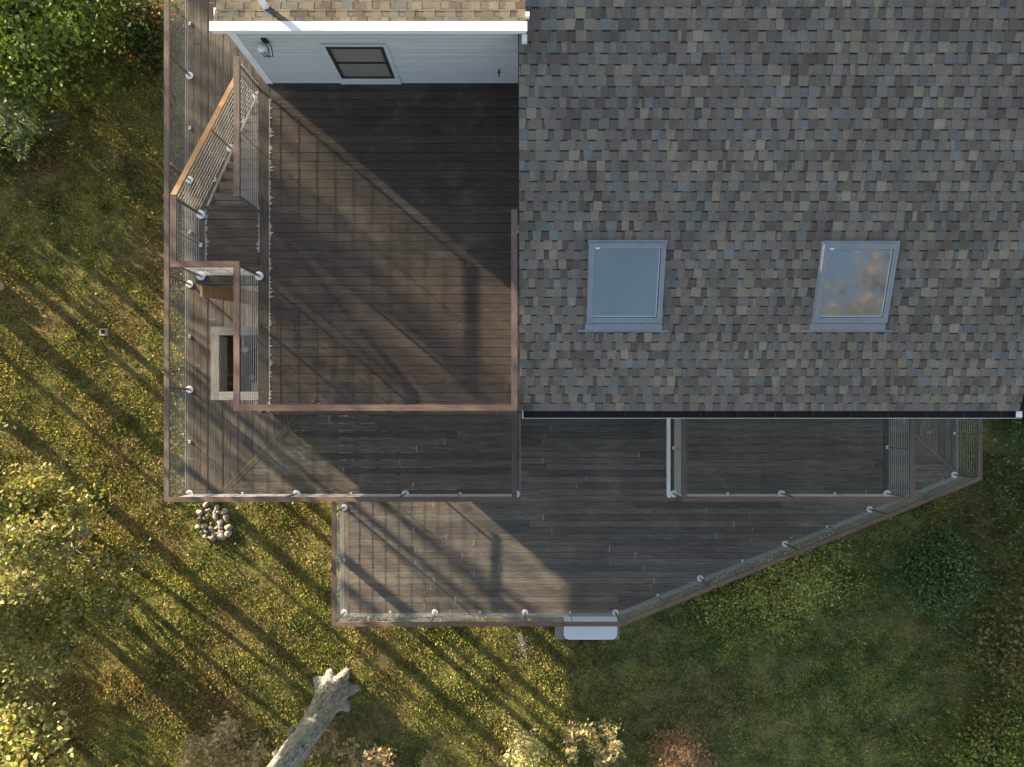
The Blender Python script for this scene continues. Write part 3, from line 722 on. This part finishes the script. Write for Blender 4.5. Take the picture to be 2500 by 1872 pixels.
mb = MB(); shingles(mb, GX0+.03, GX1-.02, 9.5, 5.155, zw, -1, PALW, .90, .85); mb.build('wing_roof_shingles', M['shingle'], house)
mb = MB(); mb.prism([(GX0+.04, 5.17), (GX1-.03, 5.17), (GX1-.03, 9.6), (GX0+.04, 9.6)], -.12, -.004, zf=lambda x_, y_: zw(y_)); mb.build('wing_roof_deck', M['white'], house)
# vent pipe on the wing roof
mb = MB(); vx, vy = -3.42, 5.17+.25; mb.tube([(vx, vy, zw(vy)-.02), (vx, vy, zw(vy)+.34), (vx, vy, zw(vy)+.36)], [.045, .045, .036], 18); mb.build('vent_pipe', M['white'], house, smooth=False)
# window, wall coordinate = x, z
def wbox(mb, x0, x1, z0, z1, y0, y1, col=(1, 1, 1)): mb.box(x0, x1, y0, y1, z0, z1, col)
wx0, wx1, wz0, wz1 = -2.86, -2.02, H-11.27, H-10.31
mb = MB(); y0, y1 = WY-.03, WY-.001
t_ = .05
wbox(mb, wx0, wx1, wz0, wz0+t_, y0, y1); wbox(mb, wx0, wx1, wz1-t_, wz1, y0, y1); wbox(mb, wx0, wx0+t_, wz0+t_, wz1-t_, y0, y1); wbox(mb, wx1-t_, wx1, wz0+t_, wz1-t_, y0, y1)
wbox(mb, wx0+t_, wx1-t_, (wz0+wz1)/2-.02, (wz0+wz1)/2+.02, y0+.006, y1)
win = mb.build('window', M['bronze'], house)
mb = MB(); wbox(mb, wx0+t_, wx1-t_, (wz0+wz1)/2+.02, wz1-t_, WY-.008, WY-.004); mb.build('pane', M['winglass'], win)
mb = MB(); wbox(mb, wx0+t_, wx1-t_, wz0+t_, (wz0+wz1)/2-.02, WY-.018, WY-.014, (1.5, 1.5, 1.6)); mb.build('pane', M['winglass'], win)
mb = MB(); c_ = .06
wbox(mb, wx0-c_, wx1+c_, wz1+.001, wz1+.05, WY-.02, WY-.001); wbox(mb, wx0-c_, wx0-.001, wz0, wz1, WY-.02, WY-.001); wbox(mb, wx1+.001, wx1+c_, wz0, wz1, WY-.02, WY-.001); wbox(mb, wx0-c_-.01, wx1+c_+.01, ZU+.004, wz0-.001, WY-.024, WY-.001)
mb.build('window_casing', M['clap'], win)
# lantern on the wall
lx, lz = -3.70, 7.50
mb = MB(); mb.box(lx-.02, lx+.06, WY-.02, WY-.001, lz-.02, lz+.10); ln = mb.build('wall_lantern', M['dark_metal'], house)
mb = MB()
for dx in (0, .05): mb.tube([(lx-.09+dx, WY-.05, lz-.01), (lx-.07+dx, WY-.14, lz-.02), (lx-.01+dx, WY-.19, lz-.06), (lx+.035+dx, WY-.17, lz-.10), (lx+.04+dx, WY-.08, lz-.03), (lx+.02+dx, WY-.02, lz+.05)], .008, 6)
mb.build('lantern_hoop', M['dark_metal'], ln)
mb = MB(); mb.tube([(lx-.05, WY-.09, lz-.10), (lx-.05, WY-.09, lz-.01), (lx-.05, WY-.09, lz+.02)], [.055, .06, .03], 14); mb.build('lantern_shade', M['white'], ln)
mb = MB(); mb.tube([(-.36, WY-.002, 6.68), (-.36, WY-.07, 6.68), (-.36, WY-.09, 6.64)], .012, 8); mb.tube([(-.385, WY-.06, 6.70), (-.335, WY-.06, 6.70)], .012, 8); mb.build('hose_tap', M['bronze'], house)
mb = MB(); mb.box(GX1-.07, GX1+.0, 5.0-.06, 5.035, WZ-.1, WZ-.03); mb.box(GX1-.02, GX1+.03, 5.24, 5.30, WZ-.05, WZ+.03); mb.build('gutter_stub', M['white'], house)

# ------------------------------------------------------------------ generator and platform
pf = thing('platform', (1.58, -5.0, .1), 'weathered timber platform under the pale generator beside the lower deck', 'platform')
for k in range(9):
    x_ = .80+k*.176
    mb = MB(); mb.box(x_, x_+.165, -5.50, -4.62, .30, .34, tuple(1.3*q for q in board_tone(v=.15))); mb.build('plank', M['grey_woody'], pf)
mb = MB(); mb.box(.82, 2.36, -5.46, -5.37, -.1, .298); mb.box(.82, 2.36, -4.76, -4.66, -.1, .298); mb.build('bearer', M['grey_woodx'], pf)
gn = thing('generator', (1.6, -5, .34), 'pale grey generator enclosure with rounded front corners on a timber platform', 'generator')
def rrect(x0, x1, y0, y1, r, n=6):
    pts = [(x1, y1), (x0, y1)]
    for k in range(n+1): a = PI+PI/2*k/n; pts.append((x0+r+r*math.cos(a), y0+r+r*math.sin(a)))
    for k in range(n+1): a = 3*PI/2+PI/2*k/n; pts.append((x1-r+r*math.cos(a), y0+r+r*math.sin(a)))
    return pts
mb = MB(); mb.prism(rrect(1.01, 2.22, -5.30, -4.64, .10), .345, .86); mb.build('body', M['gen'], gn, bevel=.012)
mb = MB(); mb.prism(rrect(.985, 2.245, -5.33, -4.615, .13), .862, .915, (1.15, 1.15, 1.15)); mb.build('lid', M['gen'], gn, bevel=.02)
mb = MB(); mb.box(.972, .984, -5.1, -4.8, .45, .75); mb.build('vent_grille', M['dark_metal'], gn)
mb = MB(); mb.box(1.5, 1.75, -5.348, -5.332, .872, .9); mb.build('latch', M['dark_metal'], gn)

# ------------------------------------------------------------------ stones
def stone(name, x, y, r, label, cat, group, flat=.65, mat='rock', seed=0, sub=2):
    R2 = random.Random(seed); mb = MB()
    nu, nv = 12, 8; sx, sy = R2.uniform(.8, 1.25), R2.uniform(.75, 1.1); rot = R2.uniform(0, PI)
    ph = [R2.uniform(0, 6) for _ in range(4)]
    z0 = float(gz(x, y)); pts = []
    for j in range(1, nv):
        th = PI*j/nv
        for i in range(nu):
            a = 2*PI*i/nu; k = 1+.13*math.sin(2*a+ph[0]+th)+.09*math.sin(3*a+ph[1])+.08*math.cos(2*th+ph[2]+a)
            X_, Y_ = r*k*sx*math.sin(th)*math.cos(a), r*k*sy*math.sin(th)*math.sin(a)
            pts.append((x+X_*math.cos(rot)-Y_*math.sin(rot), y+X_*math.sin(rot)+Y_*math.cos(rot), z0+r*flat*.75+r*flat*k*math.cos(th)))
    pts = [(x, y, z0+r*flat*1.75)]+pts+[(x, y, z0-r*flat*.25)]
    fs = [(0, 1+i, 1+(i+1) % nu) for i in range(nu)]
    for j in range(nv-2):
        for i in range(nu): a = 1+j*nu+i; b = 1+j*nu+(i+1) % nu; fs.append((a, a+nu, b+nu, b))
    last = len(pts)-1; fs += [(last, 1+(nv-2)*nu+(i+1) % nu, 1+(nv-2)*nu+i) for i in range(nu)]
    t = R2.uniform(.7, 1.25); mb.add(pts, fs, (t*R2.uniform(.95, 1.05), t*.98, t*R2.uniform(.88, 1.02)))
    o = mb.build(name, M[mat], None, smooth=True)
    c = Vector((x, y, z0)); o.data.transform(__import__('mathutils').Matrix.Translation(-c)); o.location = c
    tag(o, label, cat, group); return o
zst = [(127,78,14),(195,95,15),(143,108,12),(93,122,17),(180,122,13),(203,120,13),(240,117,16),(188,148,18),(252,155,17),(88,165,15),(135,148,12),(186,163,9),(217,183,17),(125,205,17),(83,210,16),(163,222,15),(192,218,10),(220,212,15),(268,213,20),(108,236,12),(130,236,11),(181,246,12),(196,250,14),(225,238,14),(265,248,18),(128,268,12),(175,275,18),(228,267,20),(160,190,9),(118,156,10),(205,262,11),(150,272,9)]
for k, (a, b_, r_) in enumerate(zst):
    sx, sy = 450+a*.4059, 1200+b_*.4059
    stone('stone', (sx-1275)/98, (1010-sy)/98, r_*.4059/98*1.15, 'rounded pale stone in the small pile on the lawn below the deck corner', 'stone', 'stones in the small pile by the deck corner', .8, seed=k)
stone('boulder', -13.05, 3.15, .22, 'rounded grey boulder at the left edge of the lawn', 'boulder', None, .6, seed=99)
cb = MB(); x_, y_ = -10.45, 2.03; z_ = float(gz(x_, y_))
cb.box(x_-.09, x_+.09, y_-.09, y_-.05, z_, z_+.10); cb.box(x_-.09, x_+.09, y_+.05, y_+.09, z_, z_+.10); cb.box(x_-.09, x_-.05, y_-.049, y_+.049, z_, z_+.10); cb.box(x_+.05, x_+.09, y_-.049, y_+.049, z_, z_+.10)
o = cb.build('concrete_block', M['rock'], None); tag(o, 'small square hollow concrete block lying alone in the lawn left of the decks', 'block')
# gravel patch by the generator
mb = MB(); R2 = random.Random(5)
for k in range(260):
    a = R2.uniform(0, 2*PI); r_ = abs(R2.gauss(0, .16)); px, py = .02+r_*math.cos(a)*.8, -5.75+r_*math.sin(a)*1.4; s = R2.uniform(.006, .016); z_ = float(gz(px, py))+.03
    t = R2.uniform(.5, 3); mb.add([(px-s, py, z_), (px, py-s, z_), (px+s, py, z_), (px, py+s, z_), (px, py, z_+s*1.4)], [(0, 1, 4), (1, 2, 4), (2, 3, 4), (3, 0, 4)], (t, t, t))
o = mb.build('gravel', M['gravel'], None); tag(o, 'small patch of grey gravel in the grass near the generator', 'gravel', kind='stuff')

# ------------------------------------------------------------------ plants
def grow(mb, p, d, L, r, depth, R2, tips, spread=.6, nseg=4, n=6, grav=.0, kids=(2, 4), tipd=1):
    pts = [p]; rs = [r]; q = Vector(p); dd = Vector(d).normalized()
    for i in range(nseg):
        dd = (dd+Vector((R2.gauss(0, .12), R2.gauss(0, .12), R2.gauss(0, .08)+grav))).normalized()
        q = q+dd*L/nseg; pts.append(q.copy()); rs.append(r*(1-.55*(i+1)/nseg))
        if depth <= tipd: tips.append((q.copy(), dd.copy()))
    mb.tube(pts, rs, n if depth > 1 else 4)
    if depth == 0: return
    for k in range(R2.randint(*kids)):
        i = R2.randint(max(1, nseg//2), nseg); b0 = pts[i]
        a = R2.uniform(0, 2*PI); perp = dd.orthogonal().normalized(); perp.rotate(__import__('mathutils').Quaternion(dd, a))
        nd = (dd*(1-spread*.5)+perp*spread*R2.uniform(.7, 1.3)).normalized()
        grow(mb, b0, nd, L*R2.uniform(.6, .8), rs[i]*.75, depth-1, R2, tips, spread, nseg, n, grav, kids, tipd)

def plant(name, label, cat, x, y, h, r0, colors, nleaf, lsize, seed, spread=.6, depth=3, bark='bark_dark', group=None, stems=1, trunkfrac=.35, clr=.35, up=.35, lean=(0, 0), mat='leaf', kids=(2, 4), aspect=.6, minz=None, var=.28, blen=.42, flare=0):
    R2 = random.Random(seed); Rn = np.random.default_rng(seed)
    z0 = float(gz(x, y))
    t = thing(name, (x, y, z0), label, cat, group)
    mb = MB(); tips = []
    for s_ in range(stems):
        a = R2.uniform(0, 2*PI); off = .12*(stems > 1)
        b0 = Vector((x+off*math.cos(a), y+off*math.sin(a), z0-.1))
        d = Vector((lean[0]+(.45*math.cos(a) if stems > 1 else 0), lean[1]+(.45*math.sin(a) if stems > 1 else 0), 1)).normalized()
        rr = r0*(1 if s_ == 0 else R2.uniform(.6, .9)); LT = h*trunkfrac
        pts = [b0]; rs = [rr*(1.5+flare)]; q = b0.copy(); dd = d.copy(); ns = 6
        for i in range(ns):
            dd = (dd+Vector((R2.gauss(0, .03), R2.gauss(0, .03), 0))).normalized(); q = q+dd*LT/ns; pts.append(q.copy()); rs.append(rr*(1-.35*(i+1)/ns))
        mb.tube(pts, rs, 10)
        nk = R2.randint(3, 5)
        for k in range(nk):
            a = 2*PI*k/nk+R2.uniform(-.4, .4); i = R2.randint(3, ns)
            nd = Vector((math.cos(a)*spread, math.sin(a)*spread, R2.uniform(.35, .9)))
            grow(mb, pts[i], nd, h*(1-trunkfrac)*blen, rs[i]*.6, depth-1, R2, tips, spread, 4, 6, .03, kids)
        grow(mb, q, dd, h*(1-trunkfrac)*blen*1.07, rs[-1]*.9, depth-1, R2, tips, spread, 4, 6, .03, kids)
    mb.build('trunk' if stems == 1 else 'stems', M[bark], t, smooth=True)
    T = np.array([tuple(tp[0]) for tp in tips])
    idx = Rn.integers(0, len(T), nleaf)
    P = T[idx]+Rn.normal(0, clr, (nleaf, 3))*np.array([1, 1, .55])
    if minz is not None: P[:, 2] = np.maximum(P[:, 2], z0+minz*Rn.uniform(.3, 1, nleaf))
    P[:, 2] = np.maximum(P[:, 2], z0+.08)
    sz = Rn.uniform(lsize*.6, lsize*1.35, nleaf)
    V, F = leaves_quads(P, sz, Rn, up, .22, aspect)
    ctint = (np.array(colors)[(idx*7+3) % len(colors)])   # clump-wise colours
    C = np.where(Rn.random((nleaf, 1)) < .55, ctint, np.array(colors)[Rn.integers(0, len(colors), nleaf)])*Rn.uniform(1-var, 1+var, (nleaf, 1))
    npmesh('crown' if stems == 1 else 'foliage', V, F, np.clip(C, 0, 1), M[mat], t)
    return t

GREEN = [(.10, .17, .025), (.13, .21, .03), (.07, .13, .02), (.17, .23, .04)]
DGREEN = [(.04, .085, .02), (.06, .11, .025), (.08, .12, .03)]
OLIVE = [(.21, .22, .065), (.29, .27, .09), (.14, .17, .05), (.30, .22, .09), (.17, .19, .06), (.36, .33, .16)]
TAN = [(.50, .38, .22), (.40, .28, .16), (.55, .46, .28), (.34, .28, .14), (.42, .28, .18)]
PALEG = [(.38, .40, .17), (.48, .48, .24), (.28, .32, .13), (.50, .42, .24)]
YGREEN = [(.31, .36, .08), (.42, .43, .11), (.22, .28, .07), (.48, .45, .15)]
AMBER = [(.36, .24, .05), (.30, .16, .04), (.24, .22, .05), (.40, .28, .08)]
RUST = [(.22, .09, .04), (.28, .13, .06), (.18, .08, .05), (.12, .09, .04)]

# big grey trunk at the bottom (own trunk mesh with root flare)
bt = thing('oak_tree', (-4.7, -6.94, 0), 'tall oak with thick pale grey trunk and flared roots below the deck', 'tree')
mb = MB(); R2 = random.Random(4); z0 = -.1; nU = 40; levels = []
zz = [0, .08, .18, .3, .45, .65, .9, 1.3, 1.8, 2.4, 3.0, 3.6, 4.2, 5.0, 6, 7.5, 9]
roots = [(.15, .62), (1.0, .70), (1.75, .55), (2.5, .62), (3.5, .5), (4.5, .45), (5.4, .6)]
for z_ in zz:
    for k in range(nU):
        a = 2*PI*k/nU; r_ = .285-.008*z_+.02*math.sin(3*a+z_*1.3)+.014*math.sin(7*a-z_*2)+.01*math.sin(11*a+z_*5)
        fl = math.exp(-z_/.38)
        for (ra, rl) in roots:
            da = (a-ra+PI) % (2*PI)-PI
            r_ += rl*.62*fl*math.exp(-(da/.27)**2)
        r_ += .12*math.exp(-z_/.6)
        mb.v.append((-4.7+r_*math.cos(a)+.03*math.sin(z_*1.1), -6.94+r_*math.sin(a)+.025*math.sin(z_*.8+1), z0+z_))
for j in range(len(zz)-1):
    for k in range(nU): mb.f.append([j*nU+k, j*nU+(k+1) % nU, (j+1)*nU+(k+1) % nU, (j+1)*nU+k]); mb.c.append((1, 1, 1))
# knots
for (a, z_) in ((2.2, 2.6), (1.1, 2.0), (2.9, 3.3), (.4, 3.1)):
    cx, cy = -4.7+.27*math.cos(a), -6.94+.27*math.sin(a); mb.tube([(cx, cy, z_), (cx+.06*math.cos(a), cy+.06*math.sin(a), z_+.03), (cx+.1*math.cos(a), cy+.1*math.sin(a), z_+.04)], [.07, .06, .02], 8)
tips = []
for k in range(7):
    a = math.radians(205+k*22); grow(mb, Vector((-4.7, -6.94, 7.8+k*.15)), Vector((math.cos(a)*.8, math.sin(a)*.8-.25, .35)), 2.4, .1, 2, R2, tips, .6, 4, 6, .02)
mb.build('trunk', M['bark'], bt, smooth=True)
T = np.array([tuple(p[0]) for p in tips]); T = T[T[:, 2] > 7.5]; Rn = np.random.default_rng(3); n_ = 9000; idx = Rn.integers(0, len(T), n_)
P = T[idx]+Rn.normal(0, .35, (n_, 3)); 
fr = (np.abs(P[:, 0]/(H-P[:, 2])) > .78) | (-P[:, 1]/(H-P[:, 2]) > .56)
P = P[fr]
V, F = leaves_quads(P, Rn.uniform(.08, .16, len(P)), Rn, .3, .2); npmesh('crown', V, F, pal(OLIVE, len(P), Rn), M['leaf'], bt)

# trees and shrubs seen in the photo
plant('oak_tree', 'olive leaved oak with pale branches, largest crown at the left edge', 'tree', -10.9, -3.1, 4.7, .08, OLIVE, 24000, .11, 21, spread=.85, depth=4, bark='twig', stems=2, trunkfrac=.38, clr=.17, up=.2, blen=.5, var=.45)
plant('oak_tree', 'low olive oak crown in the lower left corner of the lawn', 'tree', -11.2, -8.1, 4.4, .07, OLIVE+PALEG, 8500, .14, 22, spread=.8, depth=4, bark='bark_dark', stems=1, trunkfrac=.45, clr=.24, blen=.42, var=.4)
plant('maple_tree', 'bright green leafy tree in the upper left corner', 'tree', -11.5, 8.9, 3.4, .07, [(.09, .15, .025), (.12, .18, .03), (.06, .11, .02), (.17, .21, .04)], 10000, .11, 31, spread=.9, depth=4, stems=4, trunkfrac=.15, clr=.22, aspect=.85, var=.5, up=.25)
plant('bush', 'low dark green bush beside the middle deck railing in the upper left', 'bush', -9.2, 9.2, 1.3, .02, DGREEN+[(.07, .10, .02), (.09, .09, .03)]*2+[(.22, .06, .03)], 4200, .075, 32, spread=1.1, depth=3, stems=5, trunkfrac=.12, clr=.22, aspect=.85)
plant('bush', 'small green bush with a few orange leaves at the upper left edge', 'bush', -12.9, 6.9, 1.6, .025, GREEN+DGREEN*2+RUST[:1], 3000, .08, 33, spread=.9, depth=3, stems=4, trunkfrac=.15, clr=.2, aspect=.85)
plant('sapling', 'thin yellow leaved sapling seen through the left railing cables', 'sapling', -7.9, 5.3, .9, .012, AMBER+YGREEN, 160, .06, 34, spread=.7, depth=2, stems=2, trunkfrac=.3, clr=.12)
plant('bush', 'leafy yellow green bush growing in front of the angled deck edge', 'bush', 6.4, -3.7, 1.45, .014, YGREEN, 9000, .065, 41, spread=1.5, depth=4, stems=8, trunkfrac=.1, clr=.17, bark='twig', var=.5, blen=.75)
plant('bush', 'smaller yellow green bush under the angled railing nearer the generator', 'bush', 4.9, -4.4, .95, .012, YGREEN+DGREEN[1:], 3000, .065, 42, spread=1.3, depth=3, stems=5, trunkfrac=.12, clr=.15, bark='twig', var=.45, blen=.65)
plant('bush', 'round mid green bush in the shade right of the angled deck', 'bush', 10.2, -3.9, 1.0, .02, [(.11, .20, .07), (.14, .23, .08), (.17, .23, .07), (.10, .16, .06)], 5200, .065, 43, spread=1.5, depth=4, stems=7, trunkfrac=.1, clr=.17, aspect=.8, blen=.68, var=.45)
RY = [(.24, .28, .07), (.32, .33, .09), (.17, .21, .055), (.10, .15, .05)]
plant('maple_tree', 'yellow green tree at the right edge beyond the lower deck', 'tree', 12.7, -1.9, 2.8, .05, RY+DGREEN, 5000, .075, 44, spread=.8, depth=4, stems=3, trunkfrac=.2, clr=.16, aspect=.85, var=.45)
plant('maple_tree', 'tree with amber and green leaves at the lower right edge', 'tree', 12.5, -5.6, 2.9, .05, [(.22, .19, .06), (.15, .18, .05), (.26, .19, .07), (.11, .14, .04), (.28, .21, .08)], 6500, .085, 45, spread=.8, depth=4, stems=3, trunkfrac=.2, clr=.17, aspect=.85, var=.45)
plant('bush', 'green bush in the lower right corner', 'bush', 11.6, -8.2, 2.0, .03, RY+YGREEN[:1], 6500, .075, 46, spread=.9, depth=4, stems=5, trunkfrac=.15, clr=.17, aspect=.8, var=.45)
plant('bush', 'dark green bush at the right edge near the end of the gutter', 'bush', 12.9, .4, 1.9, .03, DGREEN, 3600, .09, 47, spread=.9, depth=3, stems=4, trunkfrac=.15, clr=.2, aspect=.8)
plant('shrub', 'rusty brown shrub at the bottom edge right of the middle', 'shrub', 3.95, -8.5, 1.4, .015, [(.42, .25, .13), (.32, .18, .10), (.50, .34, .20)], 5200, .085, 51, spread=.7, depth=3, stems=7, trunkfrac=.15, clr=.12, bark='twig', mat='dry', aspect=.22, blen=.36)
plant('oak_sapling', 'tan leaved oak sapling in front of the thick trunk, right of it', 'sapling', -4.3, -7.6, 3.1, .018, TAN, 950, .12, 52, spread=.4, depth=3, stems=2, trunkfrac=.5, clr=.07, bark='twig', blen=.3)
plant('oak_sapling', 'wider tan leaved oak sapling left of the thick trunk', 'sapling', -6.35, -7.85, 3.1, .018, TAN, 1500, .12, 53, spread=.45, depth=3, stems=3, trunkfrac=.4, clr=.08, bark='twig', blen=.3)
plant('oak_sapling', 'pale green oak sapling at the bottom edge right of the thick trunk', 'sapling', -.3, -8.0, 2.2, .018, PALEG+TAN[:1], 900, .10, 54, spread=.4, depth=3, stems=3, trunkfrac=.4, clr=.08, bark='twig', blen=.3)
plant('oak_sapling', 'pale green sapling with tan tips at the bottom edge below the generator', 'sapling', 1.55, -8.0, 2.1, .018, PALEG[:1]+TAN[:3], 750, .10, 55, spread=.35, depth=3, stems=2, trunkfrac=.4, clr=.08, bark='twig', blen=.28)
plant('oak_sapling', 'small pale green sapling at the bottom edge nearest the thick trunk', 'sapling', -2.5, -8.35, 1.9, .018, PALEG+TAN[:2], 500, .09, 56, spread=.3, depth=3, stems=2, trunkfrac=.4, clr=.06, bark='twig', blen=.2)

# blue green pine boughs at the left edge
def pine(x, y, h, seed, label):
    R2 = random.Random(seed); Rn = np.random.default_rng(seed); z0 = float(gz(x, y)); t = thing('pine_tree', (x, y, z0), label, 'tree')
    mb = MB(); mb.tube([(x, y, z0-.1), (x+.05, y, z0+h*.5), (x+.02, y+.03, z0+h)], [.05, .035, .01], 8); P = []; D = []
    for k in range(26):
        zk = z0+h*(.25+.75*k/26); L = (1-k/30)*h*.42*R2.uniform(.7, 1.1); a = k*2.4+R2.uniform(-.3, .3)
        e = Vector((math.cos(a), math.sin(a), .12)); b0 = Vector((x, y, zk)); mb.tube([b0, b0+e*L*.5+Vector((0, 0, .03)), b0+e*L], [.014, .01, .004], 5)
        for j in range(9):
            q = b0+e*L*(.2+.8*j/9); s = Vector((-e.y, e.x, 0))
            for sg in (-1, 1):
                l2 = L*.35*(1-j/11); 
                for m_ in range(14):
                    p_ = q+(s*sg+e*.7)*l2*m_/14; P.append(tuple(p_)); D.append(tuple(s*sg+e*.7))
    mb.build('trunk', M['twig'], t, smooth=True)
    P = np.array(P); P = np.repeat(P, 3, 0)+Rn.normal(0, .015, (len(P)*3, 3)); V, F = leaves_quads(P, Rn.uniform(.06, .1, len(P)), Rn, .3, .1, .12)
    npmesh('crown', V, F, pal([(.12, .17, .10), (.16, .21, .13), (.09, .13, .08)], len(P), Rn), M['leaf'], t)
pine(-11.9, 6.9, 3.1, 61, 'blue green pine with feathery boughs at the upper left edge')

# trees that stand out of frame towards the sun and to the east; their shade falls across the lawn and decks
def shade_tree(c, X0, h, r, nleaf, seed, cols=OLIVE, hc=.5, label='', spread=.55, clr=.6, cat='tree'):
    y0 = c-.842*X0
    plant('tall_tree', label, cat, X0, y0, h, r, cols, nleaf, .17, seed, spread=spread, depth=3, trunkfrac=hc, clr=clr)
specs = [(-.45, -17, 14, .11, 500), (-1.15, -19, 15, .16, 1300), (.3, -27, 15, .28, 4200), (-2.3, -24, 15, .14, 900), (-4.6, -14.2, 12, .085, 500), (-6.7, -14, 13, .09, 500), (-5.5, -17, 14, .10, 500),
         (-8.35, -14.5, 14, .16, 500), (-7.15, -16, 13, .09, 500), (-9.4, -15.2, 14, .06, 400), (-10.95, -13.9, 15, .15, 500), (-12.75, -13.7, 13, .08, 400), (-13.35, -13.9, 14, .12, 400),
         (-14.4, -14.3, 14, .12, 500), (1.4, -22, 14, .12, 700), (3.6, -24, 14, .2, 900), (5.6, -21, 14, .2, 900)]
for k, (c, X0, h, r, nl) in enumerate(specs):
    plant('tall_tree', 'tall slender oak standing in the wood north west of the lawn', 'tree', X0, c-.842*X0, h, r, OLIVE, nl, .17, 100+k, spread=.4, depth=3, trunkfrac=.62, clr=.6, group='tall oaks in the wood north west of the lawn')
# low woodland bushes beyond the lawn
k = 0
for c in (-5.8, -3.6, -2.2, -.6, .6, 1.8, 3.2, 4.4, 5.8, 7.2, 8.6, -15.6, -16.6, -17.5, -19, -20):
    X0 = -15.2-1.8*((k*37) % 10)/10; y0 = c-.842*X0
    plant('woodland_bush', 'leafy bush in the wood edge beyond the left of the lawn', 'bush', X0, y0, 1.6+((k*53) % 10)/10*1.1, .03, OLIVE+DGREEN, 900, .15, 200+k, spread=.8, depth=3, stems=3, trunkfrac=.15, clr=.25, group='bushes at the wood edge beyond the lawn')
    k += 1
# tall amber tree to the south east, reflected in the skylight
plant('tall_tree', 'tall amber oak beyond the right edge of the lawn', 'tree', 16.5, -7.0, 24, .3, [(.26, .17, .03), (.22, .15, .03), (.18, .15, .03)], 16000, .24, 301, spread=.6, depth=4, trunkfrac=.5, clr=.75)

# fallen twigs on the lawn
def px(sx, sy, z=0.05): return ((sx-1275)/98, (1010-sy)/98, z)
tw = [((628,1760),(640,1778),(634,1795)), ((666,1763),(676,1775),(668,1790)), ((900,1805),(920,1822),(938,1824)), ((240,1430),(246,1440),(256,1452)), ((110,1740),(125,1752),(140,1765)), ((270,1640),(285,1735),(360,1755)), ((78,835),(80,850),(74,868)), ((110,872),(118,862),(126,852)), ((145,898),(158,903),(168,905)), ((0,1051),(14,1053),(24,1062)), ((40,1035),(36,1048),(30,1060)), ((85,748),(95,753),(102,762))]
for k, pts in enumerate(tw[:5]+tw[6:]):
    mb = MB(); P3 = [px(*p) for p in pts]; P3 = [(a, b_, float(gz(a, b_))+.05) for a, b_, _ in P3]
    mb.tube(P3, [.012, .010, .005], 5); mb.tube([P3[1], (P3[1][0]+.09, P3[1][1]-.03, P3[1][2]+.02)], [.007, .003], 4)
    o = mb.build('twig', M['twig'], None); c0 = Vector(P3[1]); o.data.transform(__import__('mathutils').Matrix.Translation(-c0)); o.location = c0
    tag(o, 'pale bare twig lying on the lawn', 'twig', 'pale twigs lying on the lawn')
